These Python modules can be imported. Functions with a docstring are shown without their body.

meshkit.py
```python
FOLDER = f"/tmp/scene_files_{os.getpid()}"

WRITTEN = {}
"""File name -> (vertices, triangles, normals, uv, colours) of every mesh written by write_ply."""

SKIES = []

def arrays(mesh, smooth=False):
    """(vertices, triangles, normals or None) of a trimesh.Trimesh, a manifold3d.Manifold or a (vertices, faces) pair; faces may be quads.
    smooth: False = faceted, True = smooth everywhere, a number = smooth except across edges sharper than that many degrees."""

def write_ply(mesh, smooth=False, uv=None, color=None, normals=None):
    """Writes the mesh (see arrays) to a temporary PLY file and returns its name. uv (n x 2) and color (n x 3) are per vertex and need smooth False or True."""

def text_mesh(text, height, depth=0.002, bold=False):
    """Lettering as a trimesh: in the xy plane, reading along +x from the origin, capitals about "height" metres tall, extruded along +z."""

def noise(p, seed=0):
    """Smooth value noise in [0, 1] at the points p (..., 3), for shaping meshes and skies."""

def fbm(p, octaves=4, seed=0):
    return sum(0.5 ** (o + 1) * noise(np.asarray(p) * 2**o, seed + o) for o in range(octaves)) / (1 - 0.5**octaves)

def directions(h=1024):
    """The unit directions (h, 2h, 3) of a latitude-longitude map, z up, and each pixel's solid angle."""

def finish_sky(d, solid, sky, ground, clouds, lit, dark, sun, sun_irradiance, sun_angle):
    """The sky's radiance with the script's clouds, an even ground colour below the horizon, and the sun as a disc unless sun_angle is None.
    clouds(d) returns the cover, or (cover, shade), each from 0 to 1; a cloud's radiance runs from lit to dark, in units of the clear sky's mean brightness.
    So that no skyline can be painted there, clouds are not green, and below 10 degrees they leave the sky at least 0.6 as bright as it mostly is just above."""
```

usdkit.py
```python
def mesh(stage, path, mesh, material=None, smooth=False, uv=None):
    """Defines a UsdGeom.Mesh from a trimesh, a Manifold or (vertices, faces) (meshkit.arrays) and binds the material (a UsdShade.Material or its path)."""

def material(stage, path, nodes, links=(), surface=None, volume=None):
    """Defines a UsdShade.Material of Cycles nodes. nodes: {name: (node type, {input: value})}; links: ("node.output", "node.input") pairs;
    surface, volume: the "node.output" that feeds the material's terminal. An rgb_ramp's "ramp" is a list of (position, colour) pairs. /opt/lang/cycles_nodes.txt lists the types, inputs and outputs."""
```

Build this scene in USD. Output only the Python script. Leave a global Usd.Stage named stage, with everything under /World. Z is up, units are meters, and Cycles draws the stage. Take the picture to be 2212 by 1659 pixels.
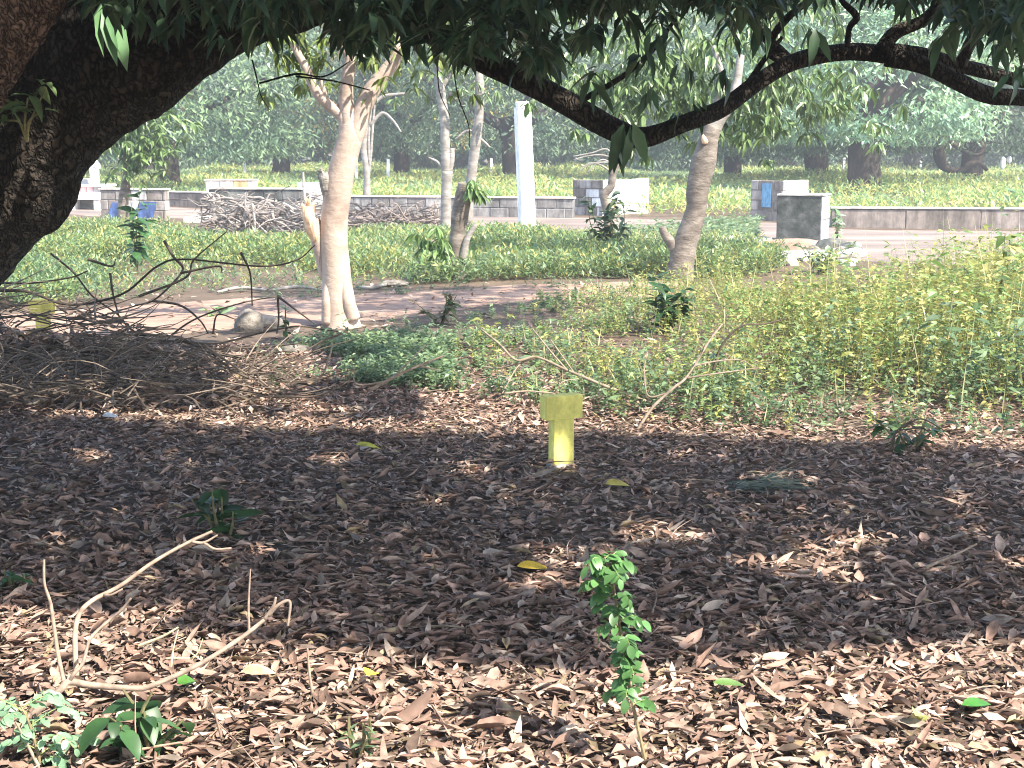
import math
import numpy as np
import usdkit
from meshkit import fbm, noise
from pxr import Usd, UsdGeom, UsdLux, UsdShade, Gf, Sdf, Vt

stage = Usd.Stage.CreateInMemory()
UsdGeom.SetStageUpAxis(stage, "Z")
UsdGeom.SetStageMetersPerUnit(stage, 1.0)
UsdGeom.Xform.Define(stage, "/World")
LK = "/World/Looks"
UsdGeom.Scope.Define(stage, LK)

# ------------------------------------------------------------------ camera, sky, sun, exposure
CAM_H = 1.6
FPX = 3000.0            # focal length in units of the 2212-wide reference grid
TH = math.atan((829.5 - 310.0) / FPX)
EXPOSURE = 2.12
SUN_EL = math.radians(50)
SUN_DIR = np.array([0.8 * math.cos(SUN_EL), -0.6 * math.cos(SUN_EL), math.sin(SUN_EL)])
SUN_I = 0.9
SKY_S = 0.13
HAZE = 0.0015
cam = UsdGeom.Camera.Define(stage, "/World/camera")
cam.CreateHorizontalApertureAttr(36.0)
cam.CreateVerticalApertureAttr(27.0)
cam.CreateFocalLengthAttr(36.0 * FPX / 2212)
cam.CreateClippingRangeAttr(Gf.Vec2f(0.05, 2000))
cam.CreateExposureAttr(EXPOSURE)
cx = UsdGeom.Xformable(cam)
cx.AddTranslateOp().Set(Gf.Vec3d(0, 0, CAM_H))
cx.AddRotateXOp().Set(90 - math.degrees(TH))

dome = UsdLux.DomeLight.Define(stage, "/World/sky")
dome.GetPrim().SetCustomDataByKey("kind", "structure")
sky_m = usdkit.material(stage, LK + "/sky_air", {
    "s": ("sky_texture", {"sky_type": "single_scattering", "sun_disc": False, "sun_elevation": SUN_EL,
                          "sun_rotation": math.atan2(SUN_DIR[0], SUN_DIR[1]), "aerosol_density": 1.6}),
    "b": ("background_shader", {"strength": SKY_S})}, [("s.color", "b.color")], surface="b.background")
UsdShade.MaterialBindingAPI.Apply(dome.GetPrim()).Bind(sky_m)
sun = UsdLux.DistantLight.Define(stage, "/World/sun")
sun.CreateIntensityAttr(SUN_I)
sun.CreateAngleAttr(0.5)
sun.CreateNormalizeAttr(True)
sun.CreateColorAttr(Gf.Vec3f(1.0, 0.93, 0.82))
UsdGeom.Xformable(sun).AddTransformOp().Set(
    Gf.Matrix4d(Gf.Rotation(Gf.Vec3d(0, 0, 1), Gf.Vec3d(*SUN_DIR)), Gf.Vec3d(0, 0, 0)))

rng = np.random.default_rng(7)
R = np.random.default_rng

# ------------------------------------------------------------------ reference-grid <-> world
CT, ST = math.cos(TH), math.sin(TH)


def P(u, v, y):
    """World point seen at grid position (u, v) at distance y along the ground."""
    a, b = (np.asarray(u, float) - 1106) / FPX, (829.5 - np.asarray(v, float)) / FPX
    dy, dz = CT + b * ST, -ST + b * CT
    t = y / dy
    return np.stack(np.broadcast_arrays(a * t, np.asarray(y, float) + 0 * t, CAM_H + dz * t), -1)


def G(u, v):
    """Ground point at grid position."""
    a, b = (np.asarray(u, float) - 1106) / FPX, (829.5 - np.asarray(v, float)) / FPX
    dy, dz = CT + b * ST, -ST + b * CT
    t = -CAM_H / dz
    return np.stack([a * t, dy * t, 0 * t], -1)


def proj(p):
    p = np.asarray(p, float)
    x, y, z = p[..., 0], p[..., 1], p[..., 2] - CAM_H
    d = np.maximum(y * CT - z * ST, 1e-3)
    return 1106 + FPX * x / d, 829.5 - FPX * (y * ST + z * CT) / d


def hz(x, y):
    """Gentle unevenness of the ground."""
    q = np.stack([np.asarray(x) / 2.3, np.asarray(y) / 2.3, 0 * np.asarray(x)], -1)
    return (fbm(q, 2, 5) - 0.5) * 0.07


# ------------------------------------------------------------------ prim helpers
_taken = {}


def numbered(parent, name):
    k = (parent, name)
    n = _taken.get(k, -1) + 1
    _taken[k] = n
    return f"{parent}/{name}" if n == 0 else f"{parent}/{name}_{n:03d}"


_locs = {"/World": np.zeros(3)}


def tag(prim, label=None, cat=None, group=None, kind=None):
    for k, val in (("label", label), ("category", cat), ("group", group), ("kind", kind)):
        if val:
            prim.SetCustomDataByKey(k, val)


def T(name, label=None, cat=None, loc=(0, 0, 0), group=None, kind=None):
    path = numbered("/World", name)
    x = UsdGeom.Xform.Define(stage, path)
    x.AddTranslateOp().Set(Gf.Vec3d(*map(float, loc)))
    _locs[path] = np.asarray(loc, float)
    tag(x.GetPrim(), label, cat, group, kind)
    return path


def M(name, vf, mat, parent="/World", label=None, cat=None, group=None, kind=None, smooth=False):
    """One Mesh prim; vf = (vertices in world space, triangles[, tint per vertex])."""
    path = numbered(parent, name)
    loc = _locs[parent]
    v = np.asarray(vf[0], float) - loc
    m = usdkit.mesh(stage, path, (v, np.asarray(vf[1])), LK + "/" + mat, smooth=smooth if len(vf) < 3 else False)
    if len(vf) > 2:
        UsdGeom.PrimvarsAPI(m).CreatePrimvar("tint", Sdf.ValueTypeNames.Color3fArray, "vertex").Set(
            Vt.Vec3fArray.FromNumpy(np.asarray(vf[2], np.float32)))
        if smooth:
            n = np.zeros_like(v)
            f = np.asarray(vf[1])
            fn = np.cross(v[f[:, 1]] - v[f[:, 0]], v[f[:, 2]] - v[f[:, 0]])
            for k in range(3):
                np.add.at(n, f[:, k], fn)
            n /= np.linalg.norm(n, axis=1, keepdims=True) + 1e-12
            m.CreateNormalsAttr(Vt.Vec3fArray.FromNumpy(n.astype(np.float32)))
            m.SetNormalsInterpolation("vertex")
    _locs[path] = loc
    tag(m.GetPrim(), label, cat, group, kind)
    return path


def join(items):
    vs, fs, cs, n = [], [], [], 0
    for it in items:
        vs.append(it[0]); fs.append(np.asarray(it[1]) + n); n += len(it[0])
        if len(it) > 2:
            cs.append(it[2])
    return (np.vstack(vs), np.vstack(fs), np.vstack(cs)) if cs else (np.vstack(vs), np.vstack(fs))


# ------------------------------------------------------------------ shape helpers
def unit(a):
    return a / (np.linalg.norm(a, axis=-1, keepdims=True) + 1e-12)


def leaves(base, D, N, L, W, bend, fold, tint, k=3, twist=0.0, prof=0.75, full=0.85):
    """Many leaf blades as (v, f, tint): pointed at both ends, folded on the midrib, bent along the length."""
    base, D, N = np.asarray(base, float), unit(np.asarray(D, float)), np.asarray(N, float)
    n = len(base)
    S = unit(np.cross(D, N)); N = np.cross(S, D)
    if k == 0:                                   # two triangles, for leaves a pixel or two across
        L, W, bend = (np.broadcast_to(np.asarray(a, float), (n,))[:, None] for a in (L, W, bend))
        q = base + D * L * 0.45
        V = np.stack([base, q - S * W / 2, base + D * L - N * L * bend * 0.6, q + S * W / 2], 1).reshape(-1, 3)
        f = (np.array([[0, 2, 1], [0, 3, 2]])[None] + (np.arange(n) * 4)[:, None, None]).reshape(-1, 3)
        return V, f, np.repeat(np.broadcast_to(np.asarray(tint, float), (n, 3)), 4, 0)
    L, W, bend, fold, twist = (np.broadcast_to(np.asarray(a, float), (n,)) for a in (L, W, bend, fold, twist))
    c = lambda a: a[:, None]
    nv = 2 + 3 * k
    V = np.zeros((n, nv, 3))

    def spine(t):
        return base + c(L) * (D * t - N * c(bend) * t * t)
    V[:, 0] = base
    for j in range(k):
        t = (j + 1) / (k + 1)
        w = W / 2 * math.sin(math.pi * t ** prof) ** full
        a = twist * (t - 0.3)
        s = S * c(np.cos(a)) + N * c(np.sin(a)); nn = N * c(np.cos(a)) - S * c(np.sin(a))
        p = spine(t)
        V[:, 1 + 3 * j] = p - s * c(w) + nn * c(fold * w)
        V[:, 2 + 3 * j] = p
        V[:, 3 + 3 * j] = p + s * c(w) + nn * c(fold * w)
    V[:, nv - 1] = spine(1.0)
    F = [[0, 2, 1], [0, 3, 2]]
    for j in range(k - 1):
        a, b = 1 + 3 * j, 4 + 3 * j
        F += [[a, a + 1, b + 1], [a, b + 1, b], [a + 1, a + 2, b + 2], [a + 1, b + 2, b + 1]]
    a = 1 + 3 * (k - 1)
    F += [[a, a + 1, nv - 1], [a + 1, a + 2, nv - 1]]
    F = np.array(F)
    tint = np.broadcast_to(np.asarray(tint, float), (n, 3))
    f = (F[None] + (np.arange(n) * nv)[:, None, None]).reshape(-1, 3)
    return V.reshape(-1, 3), f, np.repeat(tint, nv, 0)


def spline(pts, n):
    p = np.asarray(pts, float)
    if len(p) == 2:
        t = np.linspace(0, 1, n)[:, None]
        return p[0] * (1 - t) + p[1] * t
    q = np.vstack([2 * p[0] - p[1], p, 2 * p[-1] - p[-2]])
    out = []
    for s in np.linspace(0, len(p) - 1, n):
        i = min(int(s), len(p) - 2); t = s - i
        a, b, c_, d = q[i:i + 4]
        out.append(0.5 * (2 * b + (c_ - a) * t + (2 * a - 5 * b + 4 * c_ - d) * t * t + (3 * b - a - 3 * c_ + d) * t ** 3))
    return np.array(out)


def tube(pts, radii, sides=8, n=None, rough=0.0, rscale=6.0, seed=0, cap=True, tint=None, ridge=0.0, rk=(7.0, 1.3)):
    """A tapering, knobbly limb along a smooth line: (v, f)."""
    pts = np.asarray(pts, float)
    n = n or (len(pts) - 1) * 5 + 1
    c = spline(pts, n)
    r = np.interp(np.linspace(0, len(pts) - 1, n), np.arange(len(pts)), np.broadcast_to(radii, (len(pts),)))
    t = unit(np.gradient(c, axis=0))
    a = np.zeros_like(t)
    ref = np.array([0, 0, 1.0]) if abs(t[0, 2]) < 0.9 else np.array([1.0, 0, 0])
    a[0] = unit(np.cross(t[0], ref))
    for i in range(1, n):
        x = a[i - 1] - t[i] * (a[i - 1] @ t[i])
        a[i] = x / (np.linalg.norm(x) + 1e-12)
    b = np.cross(t, a)
    ang = np.arange(sides) * 2 * np.pi / sides
    d = np.cos(ang)[None, :, None] * a[:, None] + np.sin(ang)[None, :, None] * b[:, None]
    v = c[:, None] + r[:, None, None] * d
    if rough:
        q = v * rscale
        v = v + d * ((fbm(q, 3, seed) - 0.5) * 2 * rough)[..., None] * r[:, None, None]
    if ridge:
        al = np.concatenate([[0], np.cumsum(np.linalg.norm(np.diff(c, axis=0), axis=1))])
        q = np.stack(np.broadcast_arrays(np.cos(ang)[None] * rk[0], np.sin(ang)[None] * rk[0], (al * rk[1] / max(r.mean(), 1e-6))[:, None]), -1)
        q = q + (fbm(q * 0.4, 2, seed + 3) - 0.5)[..., None] * 2.5
        h = fbm(q, 3, seed + 9)
        v = v + d * ((np.abs(h - 0.5) * 4 - 0.5) * ridge)[..., None] * r[:, None, None]
    i, j = np.meshgrid(np.arange(n - 1), np.arange(sides), indexing="ij")
    q = np.stack([i * sides + j, i * sides + (j + 1) % sides, (i + 1) * sides + (j + 1) % sides, (i + 1) * sides + j], -1).reshape(-1, 4)
    f = np.vstack([q[:, [0, 1, 2]], q[:, [0, 2, 3]]])
    v = v.reshape(-1, 3)
    if cap:
        v = np.vstack([v, c[:1], c[-1:]])
        k0, k1 = len(v) - 2, len(v) - 1
        jj = np.arange(sides)
        f = np.vstack([f, np.stack([np.full(sides, k0), (jj + 1) % sides, jj], 1),
                       np.stack([np.full(sides, k1), (n - 1) * sides + jj, (n - 1) * sides + (jj + 1) % sides], 1)])
    return (v, f) if tint is None else (v, f, np.tile(np.asarray(tint, float), (len(v), 1)))


def limb(uvy, rpx, **kw):
    """Tube through grid points (u, v, y) with radius in grid pixels at each point."""
    pts = np.array([P(u, v, y) for u, v, y in uvy])
    rad = np.array([r * y / FPX for r, (_, _, y) in zip(np.broadcast_to(rpx, (len(uvy),)), uvy)])
    return tube(pts, rad, **kw)


def boxm(o, ax, ay, az, ch=0.0):
    """Box from corner o along three edge vectors; ch chamfers every edge (44 triangles)."""
    o, ax, ay, az = (np.asarray(x, float) for x in (o, ax, ay, az))
    if ch <= 0:
        v = np.array([o + i * ax + j * ay + k * az for i in (0, 1) for j in (0, 1) for k in (0, 1)])
        f = np.array([[0, 1, 3], [0, 3, 2], [4, 6, 7], [4, 7, 5], [0, 4, 5], [0, 5, 1], [2, 3, 7], [2, 7, 6], [0, 2, 6], [0, 6, 4], [1, 5, 7], [1, 7, 3]])
        return v, f
    import trimesh
    E = [ax, ay, az]
    l = [np.linalg.norm(e) for e in E]
    pts = []
    for s in np.ndindex(2, 2, 2):
        for k in range(3):
            q = [ (ch if s[i] == 0 else l[i] - ch) if i != k else (0 if s[i] == 0 else l[i]) for i in range(3)]
            pts.append(q)
    h = trimesh.convex.convex_hull(np.array(pts))
    v = o + sum(h.vertices[:, [i]] * (E[i] / l[i]) for i in range(3))
    f = h.faces if np.dot(np.cross(ax, ay), az) > 0 else h.faces[:, ::-1]
    return np.array(v), np.array(f)


def tintv(vf, col, var=0.0, seed=0):
    v, f = vf[:2]
    c = np.tile(np.asarray(col, float), (len(v), 1))
    if var:
        c *= (1 + var * (R(seed).random((len(v), 1)) - 0.5))
    return v, f, c


# ------------------------------------------------------------------ materials
def leafmat(name, trans=0.25, rough=0.45, spec=0.4, var=0.35, vscale=9.0):
    usdkit.material(stage, LK + "/" + name, {
        "a": ("attribute", {"attribute": "tint"}),
        "g": ("geometry", {}),
        "n": ("noise_texture", {"scale": vscale, "detail": 3.0}),
        "mr": ("map_range", {"from_min": 0.3, "from_max": 0.7, "to_min": 1 - var, "to_max": 1 + var}),
        "mx": ("vector_math", {"math_type": "scale"}),
        "p": ("principled_bsdf", {"roughness": rough, "specular_ior_level": spec}),
        "t": ("translucent_bsdf", {}),
        "m": ("mix_closure", {"fac": trans})},
        [("g.position", "n.vector"), ("n.fac", "mr.value"), ("a.color", "mx.vector1"), ("mr.result", "mx.scale"),
         ("mx.vector", "p.base_color"), ("mx.vector", "t.color"), ("p.BSDF", "m.closure1"), ("t.BSDF", "m.closure2")],
        surface="m.closure")


def surf(name, stops, scale=4.0, rough=0.85, bump=0.3, bscale=None, stretch=(1, 1, 1), detail=5.0, spec=0.25, dist=0.02, rot=(0, 0, 0), distortion=0.0):
    usdkit.material(stage, LK + "/" + name, {
        "g": ("geometry", {}),
        "mp": ("mapping", {"scale": stretch, "rotation": rot}),
        "n": ("noise_texture", {"scale": scale, "detail": detail, "roughness": 0.62, "distortion": distortion}),
        "r": ("rgb_ramp", {"ramp": stops}),
        "n2": ("noise_texture", {"scale": bscale or scale * 4, "detail": 6.0, "roughness": 0.65}),
        "b": ("bump", {"strength": bump, "distance": dist}),
        "p": ("principled_bsdf", {"roughness": rough, "specular_ior_level": spec})},
        [("g.position", "mp.vector"), ("mp.vector", "n.vector"), ("mp.vector", "n2.vector"), ("n.fac", "r.fac"), ("r.color", "p.base_color"),
         ("n2.fac", "b.height"), ("b.normal", "p.normal")], surface="p.BSDF")


leafmat("dry_leaf", 0.10, 0.65, 0.2, 0.4, 22.0)
leafmat("green_leaf", 0.36, 0.42, 0.45, 0.25, 12.0)
leafmat("mango_leaf", 0.22, 0.38, 0.5, 0.25, 8.0)
leafmat("far_leaf", 0.22, 0.5, 0.4, 0.3, 1.2)
leafmat("twig_wood", 0.0, 0.8, 0.2, 0.35, 30.0)
def stained(name, tinted, base=None, amount=0.55, rough=0.9, scale=2.2, bump=0.35):
    """Painted or bare masonry with rain streaks, blotches and fine grain."""
    nodes = {"g": ("geometry", {}), "mp": ("mapping", {"scale": (2.2, 2.2, 0.55)}), "st": ("noise_texture", {"scale": scale, "detail": 6.0, "roughness": 0.7}),
             "bl": ("noise_texture", {"scale": scale * 4.5, "detail": 5.0, "roughness": 0.65}), "fi": ("noise_texture", {"scale": 60.0, "detail": 3.0}),
             "m1": ("map_range", {"from_min": 0.36, "from_max": 0.62, "to_min": 1 - amount, "to_max": 1.06, "clamp": True}),
             "m2": ("map_range", {"from_min": 0.3, "from_max": 0.7, "to_min": 0.78, "to_max": 1.15}), "mm": ("math", {"math_type": "multiply"}),
             "sc": ("vector_math", {"math_type": "scale"}), "b": ("bump", {"strength": bump, "distance": 0.015}), "p": ("principled_bsdf", {"roughness": rough, "specular_ior_level": 0.2})}
    links = [("g.position", "mp.vector"), ("mp.vector", "st.vector"), ("g.position", "bl.vector"), ("g.position", "fi.vector"), ("st.fac", "m1.value"), ("bl.fac", "m2.value"),
             ("m1.result", "mm.value1"), ("m2.result", "mm.value2"), ("mm.value", "sc.scale"), ("sc.vector", "p.base_color"), ("bl.fac", "b.height"), ("b.normal", "p.normal")]
    if tinted:
        nodes["a"] = ("attribute", {"attribute": "tint"}); links.append(("a.color", "sc.vector1"))
    else:
        nodes["sc"] = ("vector_math", {"math_type": "scale", "vector1": base})
    usdkit.material(stage, LK + "/" + name, nodes, links, surface="p.BSDF")


stained("masonry", True)
stained("paint", True, None, 0.28, 0.7, 3.5, 0.2)
stained("old_plaster", False, (0.44, 0.42, 0.40), 0.5)
stained("white_plaster", False, (0.86, 0.845, 0.82), 0.32)
surf("soil", [(0.25, (0.055, 0.038, 0.027)), (0.5, (0.10, 0.072, 0.05)), (0.7, (0.13, 0.095, 0.065)), (0.85, (0.15, 0.12, 0.075))], 1.3, bump=0.6, bscale=14, dist=0.03)
surf("red_earth", [(0.3, (0.15, 0.10, 0.075)), (0.5, (0.265, 0.175, 0.128)), (0.72, (0.36, 0.255, 0.19))], 2.6, bump=0.5, bscale=16, dist=0.02)
surf("road_earth", [(0.3, (0.11, 0.095, 0.088)), (0.5, (0.19, 0.147, 0.124)), (0.72, (0.31, 0.235, 0.195))], 0.7, bump=0.5, bscale=9, dist=0.02, stretch=(0.5, 1.6, 1))
def plated(name, crack, low, high, scale, stretch, rot=(0, 0, 0), dist=0.03):
    """Thick bark broken into plates by dark cracks."""
    usdkit.material(stage, LK + "/" + name, {
        "g": ("geometry", {}), "mp": ("mapping", {"scale": stretch, "rotation": rot}),
        "wn": ("noise_texture", {"scale": scale * 0.7, "detail": 3.0}), "wv": ("vector_math", {"math_type": "scale", "scale": 0.22}), "wa": ("vector_math", {"math_type": "add"}),
        "vo": ("voronoi_texture", {"feature": "distance_to_edge", "scale": scale}),
        "cr": ("rgb_ramp", {"ramp": [(0.0, (0, 0, 0)), (0.10, (0.55, 0.55, 0.55)), (0.28, (1, 1, 1))]}),
        "n": ("noise_texture", {"scale": scale * 0.45, "detail": 8.0, "roughness": 0.7}),
        "r": ("rgb_ramp", {"ramp": [(0.32, low), (0.7, high)]}),
        "mx": ("mix", {"color1": crack}),
        "n2": ("noise_texture", {"scale": scale * 5, "detail": 5.0, "roughness": 0.7}),
        "ad": ("math", {"math_type": "multiply_add", "value2": 0.35}), "b": ("bump", {"strength": 1.0, "distance": dist}),
        "p": ("principled_bsdf", {"roughness": 0.9, "specular_ior_level": 0.2})},
        [("g.position", "mp.vector"), ("mp.vector", "wn.vector"), ("wn.color", "wv.vector1"), ("wv.vector", "wa.vector1"), ("mp.vector", "wa.vector2"), ("wa.vector", "vo.vector"),
         ("mp.vector", "n.vector"), ("mp.vector", "n2.vector"), ("vo.distance", "cr.fac"), ("n.fac", "r.fac"), ("r.color", "mx.color2"), ("cr.color", "mx.fac"),
         ("mx.color", "p.base_color"), ("n2.fac", "ad.value1"), ("cr.color", "ad.value3"), ("ad.value", "b.height"), ("b.normal", "p.normal")], surface="p.BSDF")


plated("bark_dark", (0.016, 0.013, 0.011), (0.034, 0.027, 0.022), (0.085, 0.068, 0.053), 17, (1.6, 1.0, 1.0), (0, 0.8, 0))
plated("bark_red", (0.035, 0.022, 0.016), (0.16, 0.10, 0.075), (0.33, 0.215, 0.16), 19, (2.3, 1.0, 0.8), (0, 0.62, 0), 0.04)
surf("bark_pale", [(0.25, (0.19, 0.145, 0.115)), (0.42, (0.35, 0.27, 0.22)), (0.6, (0.42, 0.335, 0.275)), (0.8, (0.52, 0.44, 0.38))], 3.2, bump=0.6, bscale=15, dist=0.014, stretch=(1.2, 1.2, 1.7), detail=9)
surf("bark_grey", [(0.3, (0.15, 0.135, 0.115)), (0.5, (0.23, 0.21, 0.185)), (0.72, (0.34, 0.315, 0.285))], 6, bump=0.6, bscale=22, dist=0.02, stretch=(0.8, 0.8, 2.2))
surf("bark_brown", [(0.3, (0.085, 0.07, 0.057)), (0.5, (0.15, 0.125, 0.103)), (0.72, (0.25, 0.215, 0.18))], 7, bump=0.7, bscale=24, dist=0.02, stretch=(0.8, 0.8, 2.0))
surf("bark_far", [(0.3, (0.02, 0.016, 0.013)), (0.58, (0.045, 0.034, 0.027)), (0.8, (0.18, 0.10, 0.07))], 1.6, bump=0.8, bscale=9, dist=0.06, stretch=(1.4, 1.4, 0.6))
surf("raw_wood", [(0.3, (0.42, 0.25, 0.15)), (0.5, (0.60, 0.41, 0.27)), (0.75, (0.74, 0.58, 0.42))], 14, bump=0.5, bscale=40, dist=0.01, stretch=(2, 2, 0.4))
surf("stone", [(0.3, (0.11, 0.095, 0.08)), (0.5, (0.18, 0.16, 0.135)), (0.75, (0.30, 0.27, 0.235))], 12, bump=0.7, bscale=40, dist=0.02)
surf("dark_block", [(0.3, (0.035, 0.04, 0.036)), (0.5, (0.075, 0.08, 0.072)), (0.68, (0.14, 0.14, 0.13)), (0.8, (0.34, 0.34, 0.34))], 7, bump=0.5, bscale=30, dist=0.02)
surf("grey_concrete", [(0.3, (0.27, 0.255, 0.235)), (0.5, (0.38, 0.36, 0.335)), (0.72, (0.52, 0.50, 0.475))], 4, bump=0.5, bscale=28, dist=0.02)
surf("slab_concrete", [(0.3, (0.50, 0.42, 0.36)), (0.5, (0.62, 0.54, 0.47)), (0.75, (0.74, 0.67, 0.60))], 5, bump=0.4, bscale=22, dist=0.02)

# ------------------------------------------------------------------ ground, path, road
def grid_sheet(xs, ys, zf):
    X, Y = np.meshgrid(xs, ys)
    v = np.stack([X, Y, zf(X, Y)], -1).reshape(-1, 3)
    nx, ny = len(xs), len(ys)
    i, j = np.meshgrid(np.arange(ny - 1), np.arange(nx - 1), indexing="ij")
    a = (i * nx + j).ravel()
    f = np.vstack([np.stack([a, a + 1, a + nx + 1], 1), np.stack([a, a + nx + 1, a + nx], 1)])
    return v, f


near = np.arange(-14, 14.01, 0.25)
xs = np.concatenate([-np.geomspace(14.5, 400, 22)[::-1], near, np.geomspace(14.5, 400, 22)])
ys = np.concatenate([-np.geomspace(6.5, 300, 14)[::-1], np.arange(-6, 36.01, 0.25), np.geomspace(36.5, 600, 36)])
ground = T("ground", kind="structure")
M("soil", grid_sheet(xs, ys, hz), "soil", ground, smooth=True)


def ribbon(upper, lower, mat, name, lift, amp, seed, x0, x1):
    """Sheet of bare earth between two edges given as grid points on the ground."""
    up, lo = (np.array([G(u, v) for u, v in e]) for e in (upper, lower))
    sx = np.arange(x0, x1, 0.25)
    yu, yl = np.interp(sx, up[:, 0], up[:, 1]), np.interp(sx, lo[:, 0], lo[:, 1])
    wob = lambda s: (fbm(np.stack([sx * 0.9, 0 * sx, 0 * sx + s], -1), 4, seed) - 0.5) * 2 * amp
    yu, yl = yu + wob(1), yl + wob(7)
    k = 12
    t = np.linspace(0, 1, k)[:, None]
    Y = yl[None] * (1 - t) + yu[None] * t
    X = np.broadcast_to(sx[None], Y.shape)
    edge_ = np.minimum(np.arange(k), k - 1 - np.arange(k))[:, None]
    v = np.stack([X, Y, hz(X, Y) + np.where(edge_ == 0, -0.03, lift)], -1).reshape(-1, 3)
    nx = len(sx)
    i, j = np.meshgrid(np.arange(k - 1), np.arange(nx - 1), indexing="ij")
    a = (i * nx + j).ravel()
    f = np.vstack([np.stack([a, a + 1, a + nx + 1], 1), np.stack([a, a + nx + 1, a + nx], 1)])
    M(name, (v, f), mat, kind="structure", smooth=True)
    return lambda x: np.interp(x, sx, yl), lambda x: np.interp(x, sx, yu)


path_lo, path_hi = ribbon([(-400, 690), (0, 676), (150, 664), (420, 646), (700, 632), (1000, 622), (1350, 608)],
                          [(-400, 760), (0, 748), (300, 738), (480, 722), (700, 712), (900, 692), (1050, 664), (1350, 640)],
                          "red_earth", "dirt_path", 0.010, 0.35, 3, -9, 2.2)
road_lo, road_hi = ribbon([(-200, 440), (360, 446), (760, 462), (1240, 468), (1630, 476), (1800, 490), (2500, 496)],
                          [(-200, 462), (450, 474), (700, 484), (1100, 496), (1500, 504), (1640, 535), (1800, 572), (2500, 596)],
                          "road_earth", "dirt_road", 0.012, 0.5, 4, -26, 16)

# ------------------------------------------------------------------ where sunlight reaches the ground under the mango crown
def lit(u, v, S):
    n1 = fbm(np.stack([S[:, 0] * 1.7, S[:, 1] * 2.4, 0 * S[:, 0]], -1), 3, 11)
    n2 = fbm(np.stack([S[:, 0] * 3.0, S[:, 1] * 3.6, 0 * S[:, 0] + 4], -1), 2, 12)
    low = np.interp(u, [0, 300, 600, 900, 1200, 1500, 1900, 2212], [1325, 1365, 1405, 1440, 1465, 1440, 1395, 1375])
    edge = np.interp(u, [0, 400, 900, 1200, 1500, 1800, 2212], [895, 922, 948, 956, 958, 965, 990])
    out = (v > low) & (n1 > 0.29)
    out |= (v > low) & (v < low + 110) & (n1 > 0.2)
    s1 = np.interp(u, [1280, 1450, 1600, 1850], [1168, 1185, 1205, 1245])
    out |= (abs(v - s1) < 26) & (u > 1280) & (u < 1860) & (n2 > 0.30)
    s2 = np.interp(u, [1700, 1800, 1950], [1215, 1190, 1160])
    out |= (abs(v - s2) < 18) & (u > 1700) & (u < 1930)
    out |= v < edge
    half = (v < edge - 25) & (v > 715) & (u < 1000)
    out &= ~(half & (n1 < 0.50) & (u < 900))
    out &= ~((u < 470) & (v > np.interp(u, [0, 200, 470], [690, 705, 735])) & (v < 890))
    out |= (n2 > 0.80)
    return np.where(S[:, 1] < 2.9, n1 > 0.56, out)


POST = G(1212, 1008)


def sun_blocks(p):
    """True where a leaf at p would shade something that the photograph shows in sun."""
    k = p[:, 2] / SUN_DIR[2]
    S = p - SUN_DIR * k[:, None]
    u, v = proj(S)
    bad = lit(u, v, S) & (S[:, 1] > -20)
    return bad | spot_block(p)


def spot_block(p):
    bad = np.zeros(len(p), bool)
    for (q, r) in SUN_SPOTS:
        d = p - q
        t = d @ SUN_DIR
        bad |= (t > 0.05) & (np.linalg.norm(d - t[:, None] * SUN_DIR, axis=1) < r)
    return bad


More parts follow.
